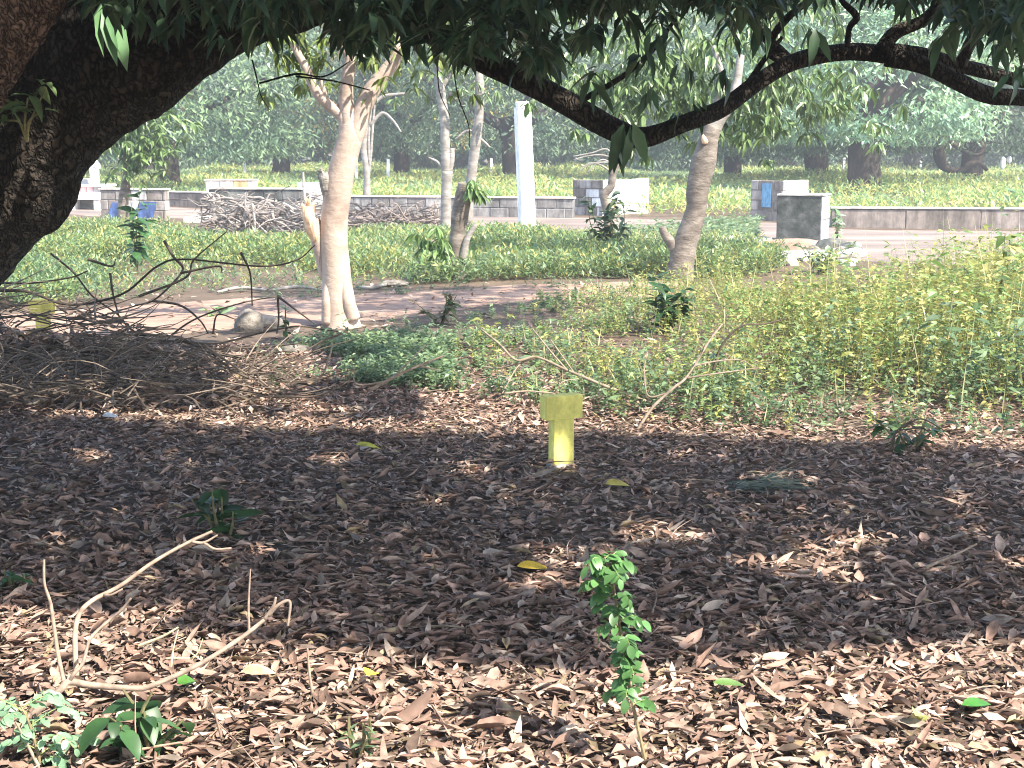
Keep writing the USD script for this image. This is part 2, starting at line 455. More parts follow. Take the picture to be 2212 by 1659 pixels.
SUN_SPOTS = [(P(1222, 952, POST[1] - 0.05), 0.08), (P(1222, 985, POST[1] - 0.05), 0.10), (P(222, 55, 5.4), 0.14), (P(205, 95, 5.4), 0.10), (P(1325, 1270, 3.62), 0.12),
             (P(610, 60, 6.3), 0.10), (P(440, 1165, 4.3), 0.10), (P(330, 1230, 4.2), 0.10), (P(95, 690, 10.5), 0.22), (P(1340, 1330, 3.6), 0.12),
             (P(680, 95, 6.0), 0.1), (P(1760, 30, 5.6), 0.1), (P(1290, 130, 6.0), 0.1)]

# ------------------------------------------------------------------ the big mango tree overhead
mango = T("mango_tree", "huge dark mango tree whose leaning trunk and low branches frame the scene", "tree", G(-520, 1000) * [1, 1, 0])
trunk = limb([(-560, 1150, 6.3), (-420, 800, 6.2), (-260, 560, 6.1), (-75, 385, 6.0), (40, 250, 6.0), (150, 150, 6.0), (314, 60, 6.05), (456, -14, 6.1), (604, -50, 6.2), (900, -130, 6.4)],
             [260, 230, 212, 198, 183, 172, 158, 137, 116, 80], sides=90, n=180, rough=0.10, rscale=4, seed=2, ridge=0.045, rk=(9, 2.2))
# a knob low on the underside and long bark ridges
tv = trunk[0]
kn = P(95, 455, 5.95)
dk = np.linalg.norm((tv - kn) * [1, 0.5, 1], axis=1)
tv = tv + np.exp(-(dk / 0.13) ** 2)[:, None] * np.array([0.055, -0.01, -0.02])
M("trunk", (tv, trunk[1]), "bark_dark", mango, smooth=True)
bough = limb([(-330, 560, 5.2), (-190, 240, 5.0), (-70, 75, 4.9), (15, -45, 4.8), (110, -190, 4.7)], [150, 140, 128, 122, 110], sides=90, n=150, rough=0.06, rscale=5, seed=5, ridge=0.085, rk=(12, 2.4))
M("bough", bough, "bark_red", mango, label="reddish brown bough rising nearer than the rest", smooth=True)
br = [(560, -60, 6.2), (850, 28, 6.2), (1010, 112, 6.2), (1180, 198, 6.2), (1330, 282, 6.2), (1395, 296, 6.15), (1480, 265, 6.1), (1560, 234, 6.2), (1640, 176, 6.3),
      (1720, 132, 6.35), (1830, 112, 6.4), (1935, 120, 6.4)]
M("branch", limb(br, [42, 29, 27, 26, 25, 22, 19, 19, 18, 18, 18, 19], sides=20, n=80, rough=0.09, rscale=9, seed=8), "bark_dark", mango, smooth=True)
for pts, rp in (([(1915, 122, 6.35), (2000, 142, 6.30), (2080, 182, 6.25), (2140, 206, 6.25), (2230, 212, 6.20), (2420, 230, 6.15)], [22, 19, 19, 19, 18, 14]),
                ([(1920, 112, 6.35), (1990, 118, 6.35), (2060, 138, 6.40), (2140, 158, 6.45), (2240, 182, 6.45), (2400, 200, 6.45)], [19, 16, 15, 15, 13, 9]),
                ([(2075, 140, 6.40), (2095, 95, 6.35), (2125, 50, 6.35), (2170, -30, 6.30)], [13, 13, 12, 10]),
                ([(1905, 108, 6.35), (1935, 70, 6.35), (2000, 40, 6.35), (2060, -30, 6.35)], [17, 15, 13, 10]),
                ([(1830, 100, 6.35), (1835, 60, 6.35), (1850, 35, 6.30), (1818, 0, 6.25), (1812, -40, 6.25)], [7, 6, 8, 6, 5]),
                ([(1700, 138, 6.40), (1660, 105, 6.40), (1700, 40, 6.35), (1790, -30, 6.35)], [10, 9, 8, 6]),
                ([(1600, 205, 6.45), (1650, 130, 6.35), (1690, 80, 6.35)], [8, 6, 4]),
                ([(1700, 130, 6.40), (1640, 60, 6.45), (1600, -30, 6.45)], [14, 10, 8]),
                ([(545, 130, 6.2), (555, 170, 6.15), (565, 210, 6.15), (585, 240, 6.1)], [1.9, 1.4, 1.1, 0.8]),
                ([(640, 165, 6.3), (720, 175, 6.2), (800, 195, 6.2)], [2.2, 1.7, 1.1]),
                ([(560, 180, 6.3), (640, 160, 6.3), (700, 165, 6.3), (760, 130, 6.3)], [2.2, 2.2, 1.7, 1.1]),
                ([(980, 150, 6.1), (990, 210, 6.1), (1012, 270, 6.1), (1015, 320, 6.1)], [1.4, 1.4, 1.1, 0.7]),
                ([(945, 150, 6.1), (950, 200, 6.1), (972, 250, 6.1)], [1.4, 1.1, 0.7]),
                ([(1250, 220, 6.25), (1330, 175, 6.2), (1400, 120, 6.2), (1460, 40, 6.2)], [7, 6, 5, 4])):
    M("branch", limb(pts, rp, sides=10, n=24, rough=0.1, rscale=12, seed=int(pts[0][0])), "bark_dark", mango, smooth=True)

DARKG, MIDG = np.array([0.028, 0.058, 0.03]), np.array([0.055, 0.10, 0.045])


def whorl(c, r, n, L, spread=1.0, droop=0.9):
    """n leaf directions around cluster centre c."""
    az = r.random(n) * 2 * np.pi
    d = np.stack([np.cos(az) * spread, np.sin(az) * spread, -droop + 0.8 * (r.random(n) - 0.5)], -1)
    return c + unit(d) * 0.012, unit(d)


def leaf_set(C, per, r, L0, L1, k, droop=0.9, tone=None):
    base, D = [], []
    az = r.random((len(C), per)) * 2 * np.pi
    d = np.stack([np.cos(az), np.sin(az), -droop + 1.1 * (r.random(az.shape) - 0.5)], -1)
    d = unit(d)
    b = C[:, None] + d * 0.015 + (r.random(d.shape) - 0.5) * 0.05
    d, b = d.reshape(-1, 3), b.reshape(-1, 3)
    n = len(b)
    N = np.array([0, 0, 1.0]) + (r.random((n, 3)) - 0.5) * 0.9
    L = L0 + (L1 - L0) * r.random(n)
    t = r.random((n, 1))
    tint = DARKG * (1 - t) + MIDG * t
    tint = tint * (0.8 + 0.4 * r.random((n, 1)))
    return dict(base=b, D=d, N=N, L=L, W=L * (0.24 + 0.08 * r.random(n)), bend=0.15 + 0.35 * r.random(n), fold=0.15 + 0.4 * r.random(n), tint=tint, k=k)


def sub(ls, keep):
    return {a: (x[keep] if isinstance(x, np.ndarray) and len(x) == len(keep) else x) for a, x in ls.items()}


def build_leaves(ls):
    return leaves(ls["base"], ls["D"], ls["N"], ls["L"], ls["W"], ls["bend"], ls["fold"], ls["tint"], ls["k"])


def mid(ls):
    return ls["base"] + ls["D"] * (ls["L"] * 0.5)[:, None]


# crown out of sight above the camera: it shades the litter
r = R(21)
nC = 15500
C = np.stack([r.uniform(-9, 12, nC), r.uniform(-9.5, 10.0, nC), r.uniform(0, 1, nC)], -1)
e = ((C[:, 0] - 1.0) / 10.5) ** 2 + ((C[:, 1] - 0.2) / 9.8) ** 2
C = C[e < 1]; e = e[e < 1]
C[:, 2] = 2.7 + (1 - e) * 0.9 + C[:, 2] * (1.2 + 2.4 * np.sqrt(1 - e))
ls = leaf_set(C, 12, r, 0.21, 0.29, 0, 0.35)
ls["W"] = ls["W"] * 1.25
m = mid(ls)
u, v = proj(m)
inframe = (m[:, 1] > 0.3) & (u > -60) & (u < 2272) & (v > -25)
tip_ = ls["base"] + (ls["D"] - [0, 0, 0.2]) * (ls["L"] * 0.85)[:, None]
keep = ~inframe & ~sun_blocks(m) & ~(sun_blocks(tip_) & (r.random(len(m)) < 0.8)) & (np.linalg.norm(m - [0, 0, CAM_H], axis=1) > 0.9)
canopy = build_leaves(sub(ls, keep))

# leaves seen along the top of the picture
r = R(22)
vmax_u = [-100, 120, 180, 300, 450, 560, 640, 700, 760, 820, 880, 960, 1060, 1150, 1250, 1330, 1390, 1450, 1520, 1600, 1680, 1760, 1850, 1950, 2050, 2120, 2300]
vmax_v = [-60, -20, 40, 50, 85, 115, 95, 60, 105, 125, 100, 105, 135, 190, 220, 220, 200, 165, 125, 100, 60, 20, 5, 45, 80, 115, 150]
nC = 5200
cu, cv, cy = r.uniform(-60, 2280, nC), r.uniform(-130, 250, nC), r.uniform(4.7, 6.35, nC)
lim = np.interp(cu, vmax_u, vmax_v) + (fbm(np.stack([cu / 70, cu * 0, cu * 0], -1), 2, 8) - 0.55) * 90
dens = np.where(cu < 560, 0.35, 0.85) * np.where(cv < lim - 60, 1.0, 0.4) * np.clip(fbm(np.stack([cu / 90, cv / 60, cy], -1), 2, 5) * 3.2 - 0.9, 0.05, 1) * np.where((cu > 1180) & (cu < 1900) & (cv > 0), 0.10, 1.0) * np.where((cu > 1050) & (cv > 70), 0.6, 1.0) * np.where((cu > 1930) & (cv > 40), 0.4, 1.0) * np.where((cu > 1690) & (cu < 1930) & (cv > -20), 0.35, 1.0)
ok = (cv < lim - 25) & (r.random(nC) < dens)
C = P(cu[ok], cv[ok], cy[ok])
ls = leaf_set(C, 8, r, 0.055, 0.14, 2, 0.5)
# a few clusters the photograph singles out
extra_c = [(1352, 255, 5.8, 6, 2.4), (225, 5, 5.4, 5, 2.8), (1290, 170, 6.1, 4, 1.5), (1405, 175, 6.1, 4, 2.2), (1470, 130, 6.0, 5, 1.6), (1500, 215, 6.1, 6, 1.2),
           (880, 60, 5.6, 3, 1.4), (620, 40, 5.9, 3, 1.6), (530, 30, 5.7, 3, 2.0), (955, 60, 5.6, 3, 1.2), (1455, 235, 6.3, 6, 1.2),
           (1570, 60, 5.6, 4, 1.3), (300, 10, 5.5, 5, 1.0), (330, 25, 5.6, 4, 1.0), (140, 120, 5.2, 3, 1.2), (1760, 60, 5.7, 4, 1.6),
           (1640, 40, 5.7, 5, 1.4), (1420, 60, 6.0, 5, 1.5), (2050, 60, 5.7, 6, 1.1), (2170, 80, 5.7, 7, 1.2), (2200, 140, 5.8, 6, 1.4), (1560, 150, 6.2, 6, 1.2)]
ls["always"] = np.zeros(len(ls["L"]))
sets = [ls]
for (a, b, y, n, dr) in extra_c:
    s = leaf_set(P(a, b, y)[None], n, r, *((0.17, 0.22) if a in (1352, 225) else (0.09, 0.16)), 2, dr)
    s["tint"] = s["tint"] * (1.6 if (a, b) != (225, 5) else 3.2)
    s["always"] = np.full(len(s["L"]), 1.0 if (a, b) in ((225, 5), (1352, 255)) else 0.0)
    sets.append(s)
ls = {a: (np.concatenate([s[a] for s in sets]) if isinstance(sets[0][a], np.ndarray) else sets[0][a]) for a in sets[0]}
m = mid(ls)
k_ = m[:, 2] / SUN_DIR[2]
S = m - SUN_DIR * k_[:, None]
ls = sub(ls, ~((S[:, 1] > 7.75) | spot_block(m)) | (ls["always"] > 0))
tipu, tipv = proj(ls["base"] + ls["D"] * ls["L"][:, None] - np.array([0, 0, 1]) * (ls["L"] * 0.2)[:, None])
mu, mv = proj(mid(ls))
okl = (ls["always"] > 0) | (tipv < np.interp(tipu, vmax_u, vmax_v) + 55) | (mu > 1100)
ls = sub(ls, okl)
mu, mv = proj(mid(ls))
size = ls["L"] * ls["W"] / mid(ls)[:, 1] ** 2 * ((mu > 0) & (mu < 2212) & (mv > 0)) * (0.4 + r.random(len(mu))) * (1 + np.clip(mv, 0, 200) / 60)
order = np.argsort(-size)
for i in order[:300]:
    one = sub(ls, np.arange(len(mu)) == i)
    M("leaf", build_leaves(one), "mango_leaf", mango, smooth=True)
rest = np.ones(len(mu), bool); rest[order[:300]] = False
M("foliage", join([build_leaves(sub(ls, rest)), canopy]), "mango_leaf", mango, kind="stuff")

# ------------------------------------------------------------------ leaf litter
r = R(31)
nL = 125000
y = np.sqrt(r.uniform(2.3 ** 2, 11.0 ** 2, nL))
y[:14000] = np.sqrt(r.uniform(2.6 ** 2, 5.2 ** 2, 14000))
x = r.uniform(-1, 1, nL) * (0.42 * y + 0.55)
gu, gv = proj(np.stack([x, y, 0 * x], -1))
n1 = fbm(np.stack([x * 0.8, y * 0.8, 0 * x], -1), 3, 33)
weedy = np.interp(gu, [0, 450, 600, 1000, 1300, 1700, 2212], [700, 700, 800, 860, 905, 945, 965])
keep = (gv > weedy) | ((gv > weedy - 70) & (r.random(nL) < 0.5)) | (r.random(nL) < 0.16) | ((gu < 700) & (gv > 690) & (r.random(nL) < 0.55))
keep &= r.random(nL) < np.where(y > 8.5, 0.75, 1.0)
keep &= (np.hypot(x - POST[0] + 0.0, y - POST[1] + 0.12) > 0.2) | (r.random(nL) < 0.3)
x, y, n1, gv = x[keep], y[keep], n1[keep], gv[keep]
n = len(x)
az = r.random(n) * 2 * np.pi
tilt = r.normal(0, 0.10, n)
D = np.stack([np.cos(az), np.sin(az), np.sin(tilt)], -1)
N = np.array([0, 0, 1.0]) + r.normal(0, 0.22, (n, 3)) * np.where(r.random((n, 1)) < 0.12, 2.4, 0.8) * [1, 1, 0]
flip = r.random(n) < 0.5
L = np.clip(r.gamma(5.0, 0.0098, n), 0.012, 0.12)
W = L * r.uniform(0.16, 0.42, n)
z = hz(x, y) + 0.006 + r.random(n) ** 1.5 * 0.026
z = z + np.maximum(0, -np.sin(tilt)) * L
base = np.stack([x - D[:, 0] * L / 2, y - D[:, 1] * L / 2, z], -1)
bend = np.where(flip, -1, 1) * r.uniform(0.0, 0.30, n) * np.where(r.random(n) < 0.2, 2.2, 1)
fold = r.uniform(0.05, 1.3, n) * np.where(r.random(n) < 0.3, -1, 1)
pal = np.array([[0.30, 0.194, 0.149], [0.365, 0.246, 0.193], [0.43, 0.31, 0.247], [0.23, 0.150, 0.116], [0.47, 0.37, 0.295], [0.15, 0.104, 0.08], [0.33, 0.25, 0.15], [0.345, 0.28, 0.23]])
tint = pal[r.choice(len(pal), n, p=[.2, .18, .13, .18, .08, .13, .03, .07])] * r.uniform(0.6, 1.15, (n, 1))
lit_ls = dict(base=base, D=D, N=N, L=L, W=W, bend=bend, fold=fold, tint=tint, tw=r.normal(0, 0.9, n))


def dryleaf(s, k):
    v, f, c = leaves(s["base"], s["D"], s["N"], s["L"], s["W"], s["bend"], s["fold"], s["tint"], k, s["tw"], 0.95, 0.6)
    m_ = len(v) // len(s["L"])
    v = v + R(len(v)).normal(0, 1, v.shape) * np.repeat(s["W"] * 0.055, m_)[:, None]
    return v, f, c


u, v = proj(base + D * (L / 2)[:, None])
vis = (u > 20) & (u < 2190) & (v > 900) & (v < 1650)
score = vis * (L * W) / y ** 2 * (0.5 + r.random(n)) * (z - hz(x, y) > 0.016)
order = np.argsort(-score)
for i in order[:300]:
    M("dry_leaf", dryleaf(sub(lit_ls, np.arange(n) == i), 4), "dry_leaf", ground, smooth=True)
rest = np.ones(n, bool); rest[order[:300]] = False
lt_ = []
for i in range(420):
    yy_ = math.sqrt(r.uniform(3.0 ** 2, 9.5 ** 2)); xx_ = r.uniform(-1, 1) * (0.42 * yy_ + 0.3); a_ = r.random() * 2 * math.pi; l_ = r.uniform(0.05, 0.28)
    p_ = np.array([xx_, yy_, hz(xx_, yy_) + 0.035]); d_ = np.array([math.cos(a_), math.sin(a_), r.uniform(-0.06, 0.16)]) * l_
    lt_.append(tintv(tube([p_, p_ + d_ * 0.5 + r.normal(0, 0.08 * l_, 3) * [1, 1, 0.3], p_ + d_], [r.uniform(0.0015, 0.004), 0.002, 0.001], sides=4, n=6), np.array([0.30, 0.225, 0.175]) * r.uniform(0.5, 1.4)))
litter_twigs = join(lt_)
# leaves drifted over the path
n_ = 1500
y_ = r.uniform(10.8, 16.0, n_); x_ = r.uniform(-7, 1.6, n_)
ok_ = r.random(n_) < np.where(y_ < path_lo(x_) + 0.5, 1.0, 0.35)
x_, y_ = x_[ok_], y_[ok_]; n_ = len(x_)
a_ = r.random(n_) * 2 * np.pi
L_ = r.uniform(0.04, 0.13, n_)
drift = leaves(np.stack([x_, y_, hz(x_, y_) + 0.03], -1), np.stack([np.cos(a_), np.sin(a_), r.normal(0, 0.12, n_)], -1), np.array([0, 0, 1.0]) + r.normal(0, 0.3, (n_, 3)), L_, L_ * 0.35, r.uniform(-0.4, 0.4, n_), 0.4, pal[r.integers(0, len(pal), n_)] * r.uniform(0.6, 1.2, (n_, 1)), 1)
nearm = rest & (y < 4.6) & (L > 0.045)
midm = rest & ~nearm & (y < 6.5) & (L > 0.05)
farm = rest & ~nearm & ~midm
M("leaf_litter", join([dryleaf(sub(lit_ls, nearm), 3), dryleaf(sub(lit_ls, midm), 2), dryleaf(sub(lit_ls, farm), 1), litter_twigs, drift]), "dry_leaf", smooth=True,
  label="thick carpet of dry brown mango leaves covering the shaded ground", cat="leaf litter", kind="stuff")


def odd_leaf(name, u, v, col, L, W, az, label, mat="dry_leaf", lift=0.05, bend=0.25, fold=0.35):
    g = G(u, v)
    d = np.array([math.cos(az), math.sin(az), 0.05])
    b = g + [0, 0, hz(g[0], g[1]) + lift] - d * L / 2
    M(name, leaves(b[None], d[None], np.array([[0.1, -0.45, 1.0]]), L, W, bend, fold, col, 5), mat, label=label, cat="leaf", smooth=True)


odd_leaf("fallen_leaf", 1153, 1251, (0.52, 0.36, 0.05), 0.13, 0.045, 0.1, "ochre yellow fallen leaf lying flat beside the leafy green vine")
odd_leaf("fallen_leaf", 803, 1496, (0.68, 0.66, 0.06), 0.055, 0.05, 1.2, "small bright yellow leaf standing on the sunlit dry leaves", lift=0.06)
odd_leaf("fallen_leaf", 1335, 1065, (0.42, 0.35, 0.08), 0.13, 0.05, 0.3, "dull yellow fallen leaf in the shade below the yellow marker post")
odd_leaf("fallen_leaf", 795, 978, (0.42, 0.40, 0.08), 0.14, 0.04, -0.2, "yellow green fallen leaf in the shade at the edge of the sunlit litter")
odd_leaf("fallen_leaf", 240, 912, (0.66, 0.70, 0.74), 0.10, 0.05, 0.3, "pale whitish leaf on the dark ground below the brush heap")
odd_leaf("fallen_leaf", 560, 1492, (0.46, 0.31, 0.2), 0.10, 0.045, 0.2, "large tan curled leaf lying in sun beyond the fallen forked branch", lift=0.06)
odd_leaf("green_leaf", 405, 1515, (0.09, 0.24, 0.045), 0.06, 0.05, 0.7, "single round green leaf on dry leaves beside the forked branch", "green_leaf", 0.06)
odd_leaf("green_leaf", 2110, 1558, (0.06, 0.22, 0.03), 0.11, 0.035, 0.35, "long bright green leaf on the sunlit litter near the picture's lower right", "green_leaf", 0.06)
odd_leaf("green_leaf", 1990, 1585, (0.42, 0.46, 0.16), 0.10, 0.05, 0.9, "pale yellow green curled leaf on the sunlit litter", "green_leaf", 0.07, bend=0.8)
odd_leaf("green_leaf", 1575, 1510, (0.12, 0.22, 0.06), 0.1, 0.03, 0.1, "narrow green leaf on sunlit litter just right of the vine", "green_leaf", 0.05)

# ------------------------------------------------------------------ weeds and grass
def weed_plants(X, Y, H, r, nl, Ls, cols, k=2, stem=True, wr=(0.3, 0.55), up=(-0.35, 0.7)):
    """Herbs: a stem each with nl leaves up it."""
    n = len(X)
    base = np.stack([X, Y, hz(X, Y)], -1)
    lean = r.normal(0, 0.22, (n, 2))
    t = r.uniform(0.05, 1.0, (n, nl))
    az = r.random((n, nl)) * 2 * np.pi
    B = base[:, None] + np.stack([lean[:, :1] * t * H[:, None], lean[:, 1:] * t * H[:, None], t * H[:, None]], -1)
    D = np.stack([np.cos(az), np.sin(az), r.uniform(up[0], up[1], az.shape)], -1)
    N = np.array([0, 0, 1.0]) + r.normal(0, 0.35, (n, nl, 3))
    L = Ls * r.uniform(0.6, 1.35, (n, nl)) * (0.75 + 0.4 * H[:, None] / H.mean())
    c = cols[r.integers(0, len(cols), n)][:, None] * r.uniform(0.75, 1.25, (n, nl, 1))
    out = [leaves(B.reshape(-1, 3), D.reshape(-1, 3), N.reshape(-1, 3), L.ravel(), L.ravel() * r.uniform(wr[0], wr[1], n * nl), r.uniform(0, 0.5, n * nl), 0.25, c.reshape(-1, 3), k)]
    if stem:
        tip = base + np.stack([lean[:, 0] * H, lean[:, 1] * H, H], -1)
        d = tip - base
        out.append(leaves(base, d, np.tile([0.0, -1, 0.1], (n, 1)) + r.normal(0, 0.2, (n, 3)), np.linalg.norm(d, axis=1), 0.0045, 0.0, 0.5, cols[0] * [0.9, 0.8, 0.8], 1))
    return join(out)


def poly_sample(n, poly, r, jitter=0):
    """Random ground points within a polygon of grid points, even per square metre."""
    from matplotlib.path import Path
    w = G(*np.array(poly, float).T)[:, :2]
    lo, hi = w.min(0), w.max(0)
    q = r.uniform(lo, hi, (n, 2))
    return q[Path(w).contains_points(q)]


def poly_in(q, poly):
    a = np.array(poly, float)
    x, y = q[:, 0], q[:, 1]
    ins = np.zeros(len(q), bool)
    j = len(a) - 1
    for i in range(len(a)):
        c = ((a[i, 1] > y) != (a[j, 1] > y)) & (x < (a[j, 0] - a[i, 0]) * (y - a[i, 1]) / (a[j, 1] - a[i, 1] + 1e-12) + a[i, 0])
        ins ^= c
        j = i
    return ins


def poly_sample(n, poly, r):
    w = G(*np.array(poly, float).T)[:, :2]
    q = r.uniform(w.min(0), w.max(0), (n, 2))
    return q[poly_in(q, w)]


YEL = np.array([[0.30, 0.32, 0.09], [0.21, 0.28, 0.08], [0.36, 0.35, 0.12], [0.15, 0.24, 0.07], [0.40, 0.36, 0.13], [0.17, 0.26, 0.08]])
GRN = np.array([[0.13, 0.205, 0.095], [0.165, 0.245, 0.115], [0.11, 0.178, 0.083], [0.21, 0.278, 0.13], [0.15, 0.218, 0.125]])

r = R(41)
right_poly = [(900, 850), (960, 780), (1010, 700), (1150, 655), (1290, 640), (1420, 624), (1600, 628), (1800, 658), (1950, 664), (2100, 640), (2212, 628), (2600, 620), (2600, 985), (2212, 975), (1800, 955), (1500, 942), (1300, 915), (1080, 880)]
q = poly_sample(13000, right_poly, r)
qu, qv = proj(np.c_[q, 0 * q[:, 0]])
nn = fbm(np.c_[q * 1.1, 0 * q[:, 0]], 3, 44)
H = np.clip(0.10 + 0.48 * np.clip((qu - 1150) / 900, 0, 1.15) * np.clip((985 - qv) / 200, 0.15, 1) + (nn - 0.5) * 0.35, 0.05, 0.75)
kp = (r.random(len(q)) < np.clip((nn - 0.22) * 3.2, 0.1, 1)) & (r.random(len(q)) < np.clip((975 - qv) / 60, 0.25, 1))
q, H, qu, qv = q[kp], H[kp], qu[kp], qv[kp]
warm = r.random(len(q)) < np.clip((qu - 850) / 700, 0.2, 0.97) * np.clip((960 - qv) / 170, 0.25, 1)
H = np.where((qu > 1600) & (qv < 690), H * np.where(qu < 1930, 0.4, 0.85), H) * r.uniform(0.6, 1.35, len(H))
nearw = qv > 735
parts_ = []
for sel, cols, kk in ((warm & nearw, YEL, 2), (warm & ~nearw, YEL, 1), (~warm & nearw, GRN, 2), (~warm & ~nearw, GRN, 1)):
    big = r.random(len(q)) < 0.07
    parts_.append(weed_plants(q[sel & ~big, 0], q[sel & ~big, 1], H[sel & ~big], r, 15, 0.038, cols, kk))
    parts_.append(weed_plants(q[sel & big, 0], q[sel & big, 1], H[sel & big] * 1.25, r, 9, 0.07, cols * 0.9, kk))
# pale dry stalks standing among them
w_ = (r.random(len(q)) < 0.05) & (qu > 1050)
n_ = int(w_.sum())
b_ = np.c_[q[w_], hz(q[w_, 0], q[w_, 1])]
d_ = np.c_[r.normal(0, 0.22, (n_, 2)), np.ones(n_)]
parts_.append(leaves(b_, d_, np.tile([0.0, -1, 0.1], (n_, 1)) + r.normal(0, 0.4, (n_, 3)), H[w_] * r.uniform(1.0, 1.5, n_) + 0.05, 0.009, r.uniform(-0.2, 0.3, n_), 0.4, np.array([[0.50, 0.46, 0.26]]) * r.uniform(0.6, 1.2, (n_, 1)), 1))
M("weed_patch", join(parts_), "green_leaf", label="broad sunlit patch of yellow green leafy weeds right of the yellow marker post", cat="weeds", kind="stuff")

r = R(42)
q = np.vstack([poly_sample(6500, [(480, 790), (620, 760), (720, 735), (900, 715), (1010, 700), (960, 780), (1000, 870), (820, 850), (650, 830), (560, 850)], r),
               poly_sample(2600, [(640, 742), (720, 722), (860, 708), (1000, 688), (1130, 660), (1150, 672), (1020, 706), (880, 728), (740, 748)], r),
               poly_sample(900, [(430, 652), (700, 638), (1000, 628), (1300, 614), (1300, 620), (1000, 634), (700, 646), (430, 660)], r),
               poly_sample(1500, [(270, 790), (330, 755), (420, 760), (430, 800), (340, 815)], r)])
nn = fbm(np.c_[q * 1.3, 0 * q[:, 0]], 3, 45)
kp = r.random(len(q)) < np.clip((nn - 0.42) * 4, 0, 1)
q = q[kp]
M("ground_cover", weed_plants(q[:, 0], q[:, 1], r.uniform(0.04, 0.16, len(q)), r, 8, 0.04, GRN, 1), "green_leaf",
  label="low dark green creeping weeds between the pale tree and the dry litter", cat="weeds", kind="stuff")

r = R(43)
verge = [(-300, 690), (0, 664), (200, 650), (420, 634), (700, 622), (1000, 612), (1300, 602), (1640, 600), (1700, 580), (1640, 540), (1500, 520), (1100, 512), (700, 528), (450, 522), (340, 512), (100, 505), (-300, 500)]
q = poly_sample(104000, verge, r)
qu, qv = proj(np.c_[q, 0 * q[:, 0]])
nn = fbm(np.c_[q * 0.5, 0 * q[:, 0]], 3, 46)
kp = r.random(len(q)) < np.clip((nn - 0.33) * 5, 0.12, 1)
q, nn, qu, qv = q[kp], nn[kp], qu[kp], qv[kp]
H = np.clip(0.10 + 0.35 * (nn - 0.3) + 0.1 * r.random(len(q)), 0.06, 0.42)
wm = r.random(len(q)) < np.where(qv < 600, 0.55, 0.25)
M("grass_verge", join([weed_plants(q[wm, 0], q[wm, 1], H[wm], r, 5, 0.062, YEL, 0, False, (0.14, 0.36), (-0.2, 2.2)), weed_plants(q[~wm, 0], q[~wm, 1], H[~wm], r, 5, 0.066, GRN, 0, False, (0.14, 0.4), (-0.3, 1.8))]), "green_leaf",
  label="strip of rough green grass and herbs between the red path and the dirt road", cat="grass", kind="stuff")

r = R(47)
n = 74000
y = np.sqrt(r.uniform(27.0 ** 2, 88.0 ** 2, n)); x = r.uniform(-1, 1, n) * (0.42 * y + 4)
kp = y > road_hi(np.clip(x, -25.9, 15.8)) + 0.5
x, y = x[kp], y[kp]
nn = fbm(np.stack([x * 0.25, y * 0.18, 0 * x], -1), 3, 48)
H = np.clip(0.12 + 0.8 * (nn - 0.32), 0.10, 0.55)
wm = r.random(len(x)) < np.clip((nn - 0.30) * 4, 0.1, 0.9)
M("meadow", join([weed_plants(x[wm], y[wm], H[wm], r, 4, 0.15, YEL * 1.3, 0, False, (0.14, 0.32), (-0.2, 2.0)), weed_plants(x[~wm], y[~wm], H[~wm], r, 4, 0.15, GRN * 1.35, 0, False, (0.16, 0.36), (-0.3, 1.6))]), "green_leaf",
  label="bright sunlit meadow of yellow green weeds beyond the low block walls", cat="meadow", kind="stuff")
# some grass each side of the road, sparse
r = R(49)
q = poly_sample(2500, [(1300, 500), (1640, 478), (1640, 530), (1500, 512)], r)
M("road_weeds", weed_plants(q[:, 0], q[:, 1], r.uniform(0.04, 0.2, len(q)), r, 3, 0.09, GRN, 1, False), "green_leaf",
  label="thin scatter of small green weeds on the dirt road beside the painted corner wall", cat="weeds", kind="stuff")


# single plants
def plant(name, label, cat, u, v, h, spread, nleaf, Ls, cols, seed, y=None, mat="green_leaf", droop=0.0, nst=4, group=None, wr=0.42, stemcol=(0.13, 0.12, 0.06)):
    r = R(seed)
    g = G(u, v)
    root = T(name, label, cat, g, group)
    st, B, D, Ln = [], [], [], []
    for s in range(nst):
        a = r.random() * 2 * np.pi
        rr = spread * r.random() ** 0.6
        top = g + [math.cos(a) * rr, math.sin(a) * rr, h * r.uniform(0.65, 1.0)]
        midp = g * 0.5 + top * 0.5 + r.normal(0, spread * 0.12, 3) * [1, 1, 0.3]
        c = spline([g - [0, 0, 0.02], midp, top], 14)
        st.append(tube([g - [0, 0, 0.02], midp, top], [0.008 * (h / 0.4 + 0.4), 0.006, 0.003], sides=5, n=8))
        k = nleaf // nst
        tt = r.uniform(0.25, 1, k)
        pos = np.stack([np.interp(tt * 13, np.arange(14), c[:, i]) for i in range(3)], -1)
        az = r.random(k) * 2 * np.pi
        B.append(pos); D.append(np.stack([np.cos(az), np.sin(az), r.uniform(-0.5, 0.6, k) - droop], -1)); Ln.append(Ls * r.uniform(0.6, 1.25, k))
    B, D, Ln = np.vstack(B), np.vstack(D), np.concatenate(Ln)
    n = len(B)
    cols = np.atleast_2d(cols)
    c = cols[r.integers(0, len(cols), n)] * r.uniform(0.75, 1.25, (n, 1))
    s = join(st)
    M("stem", tintv(s, stemcol), "twig_wood", root)
    lv = dict(base=B, D=D, N=np.array([0, 0, 1.0]) + r.normal(0, 0.35, (n, 3)), L=Ln, W=Ln * wr * r.uniform(0.8, 1.2, n), bend=r.uniform(0.1, 0.6, n), fold=r.uniform(0.1, 0.4, n), tint=c, k=4)
    if Ls * FPX / g[1] * 0.46 > 10:
        for i in range(n):
            M("leaf", build_leaves(sub(lv, np.arange(n) == i)), mat, root, smooth=True)
    else:
        M("foliage", build_leaves(lv), mat, root, smooth=True)
    return root


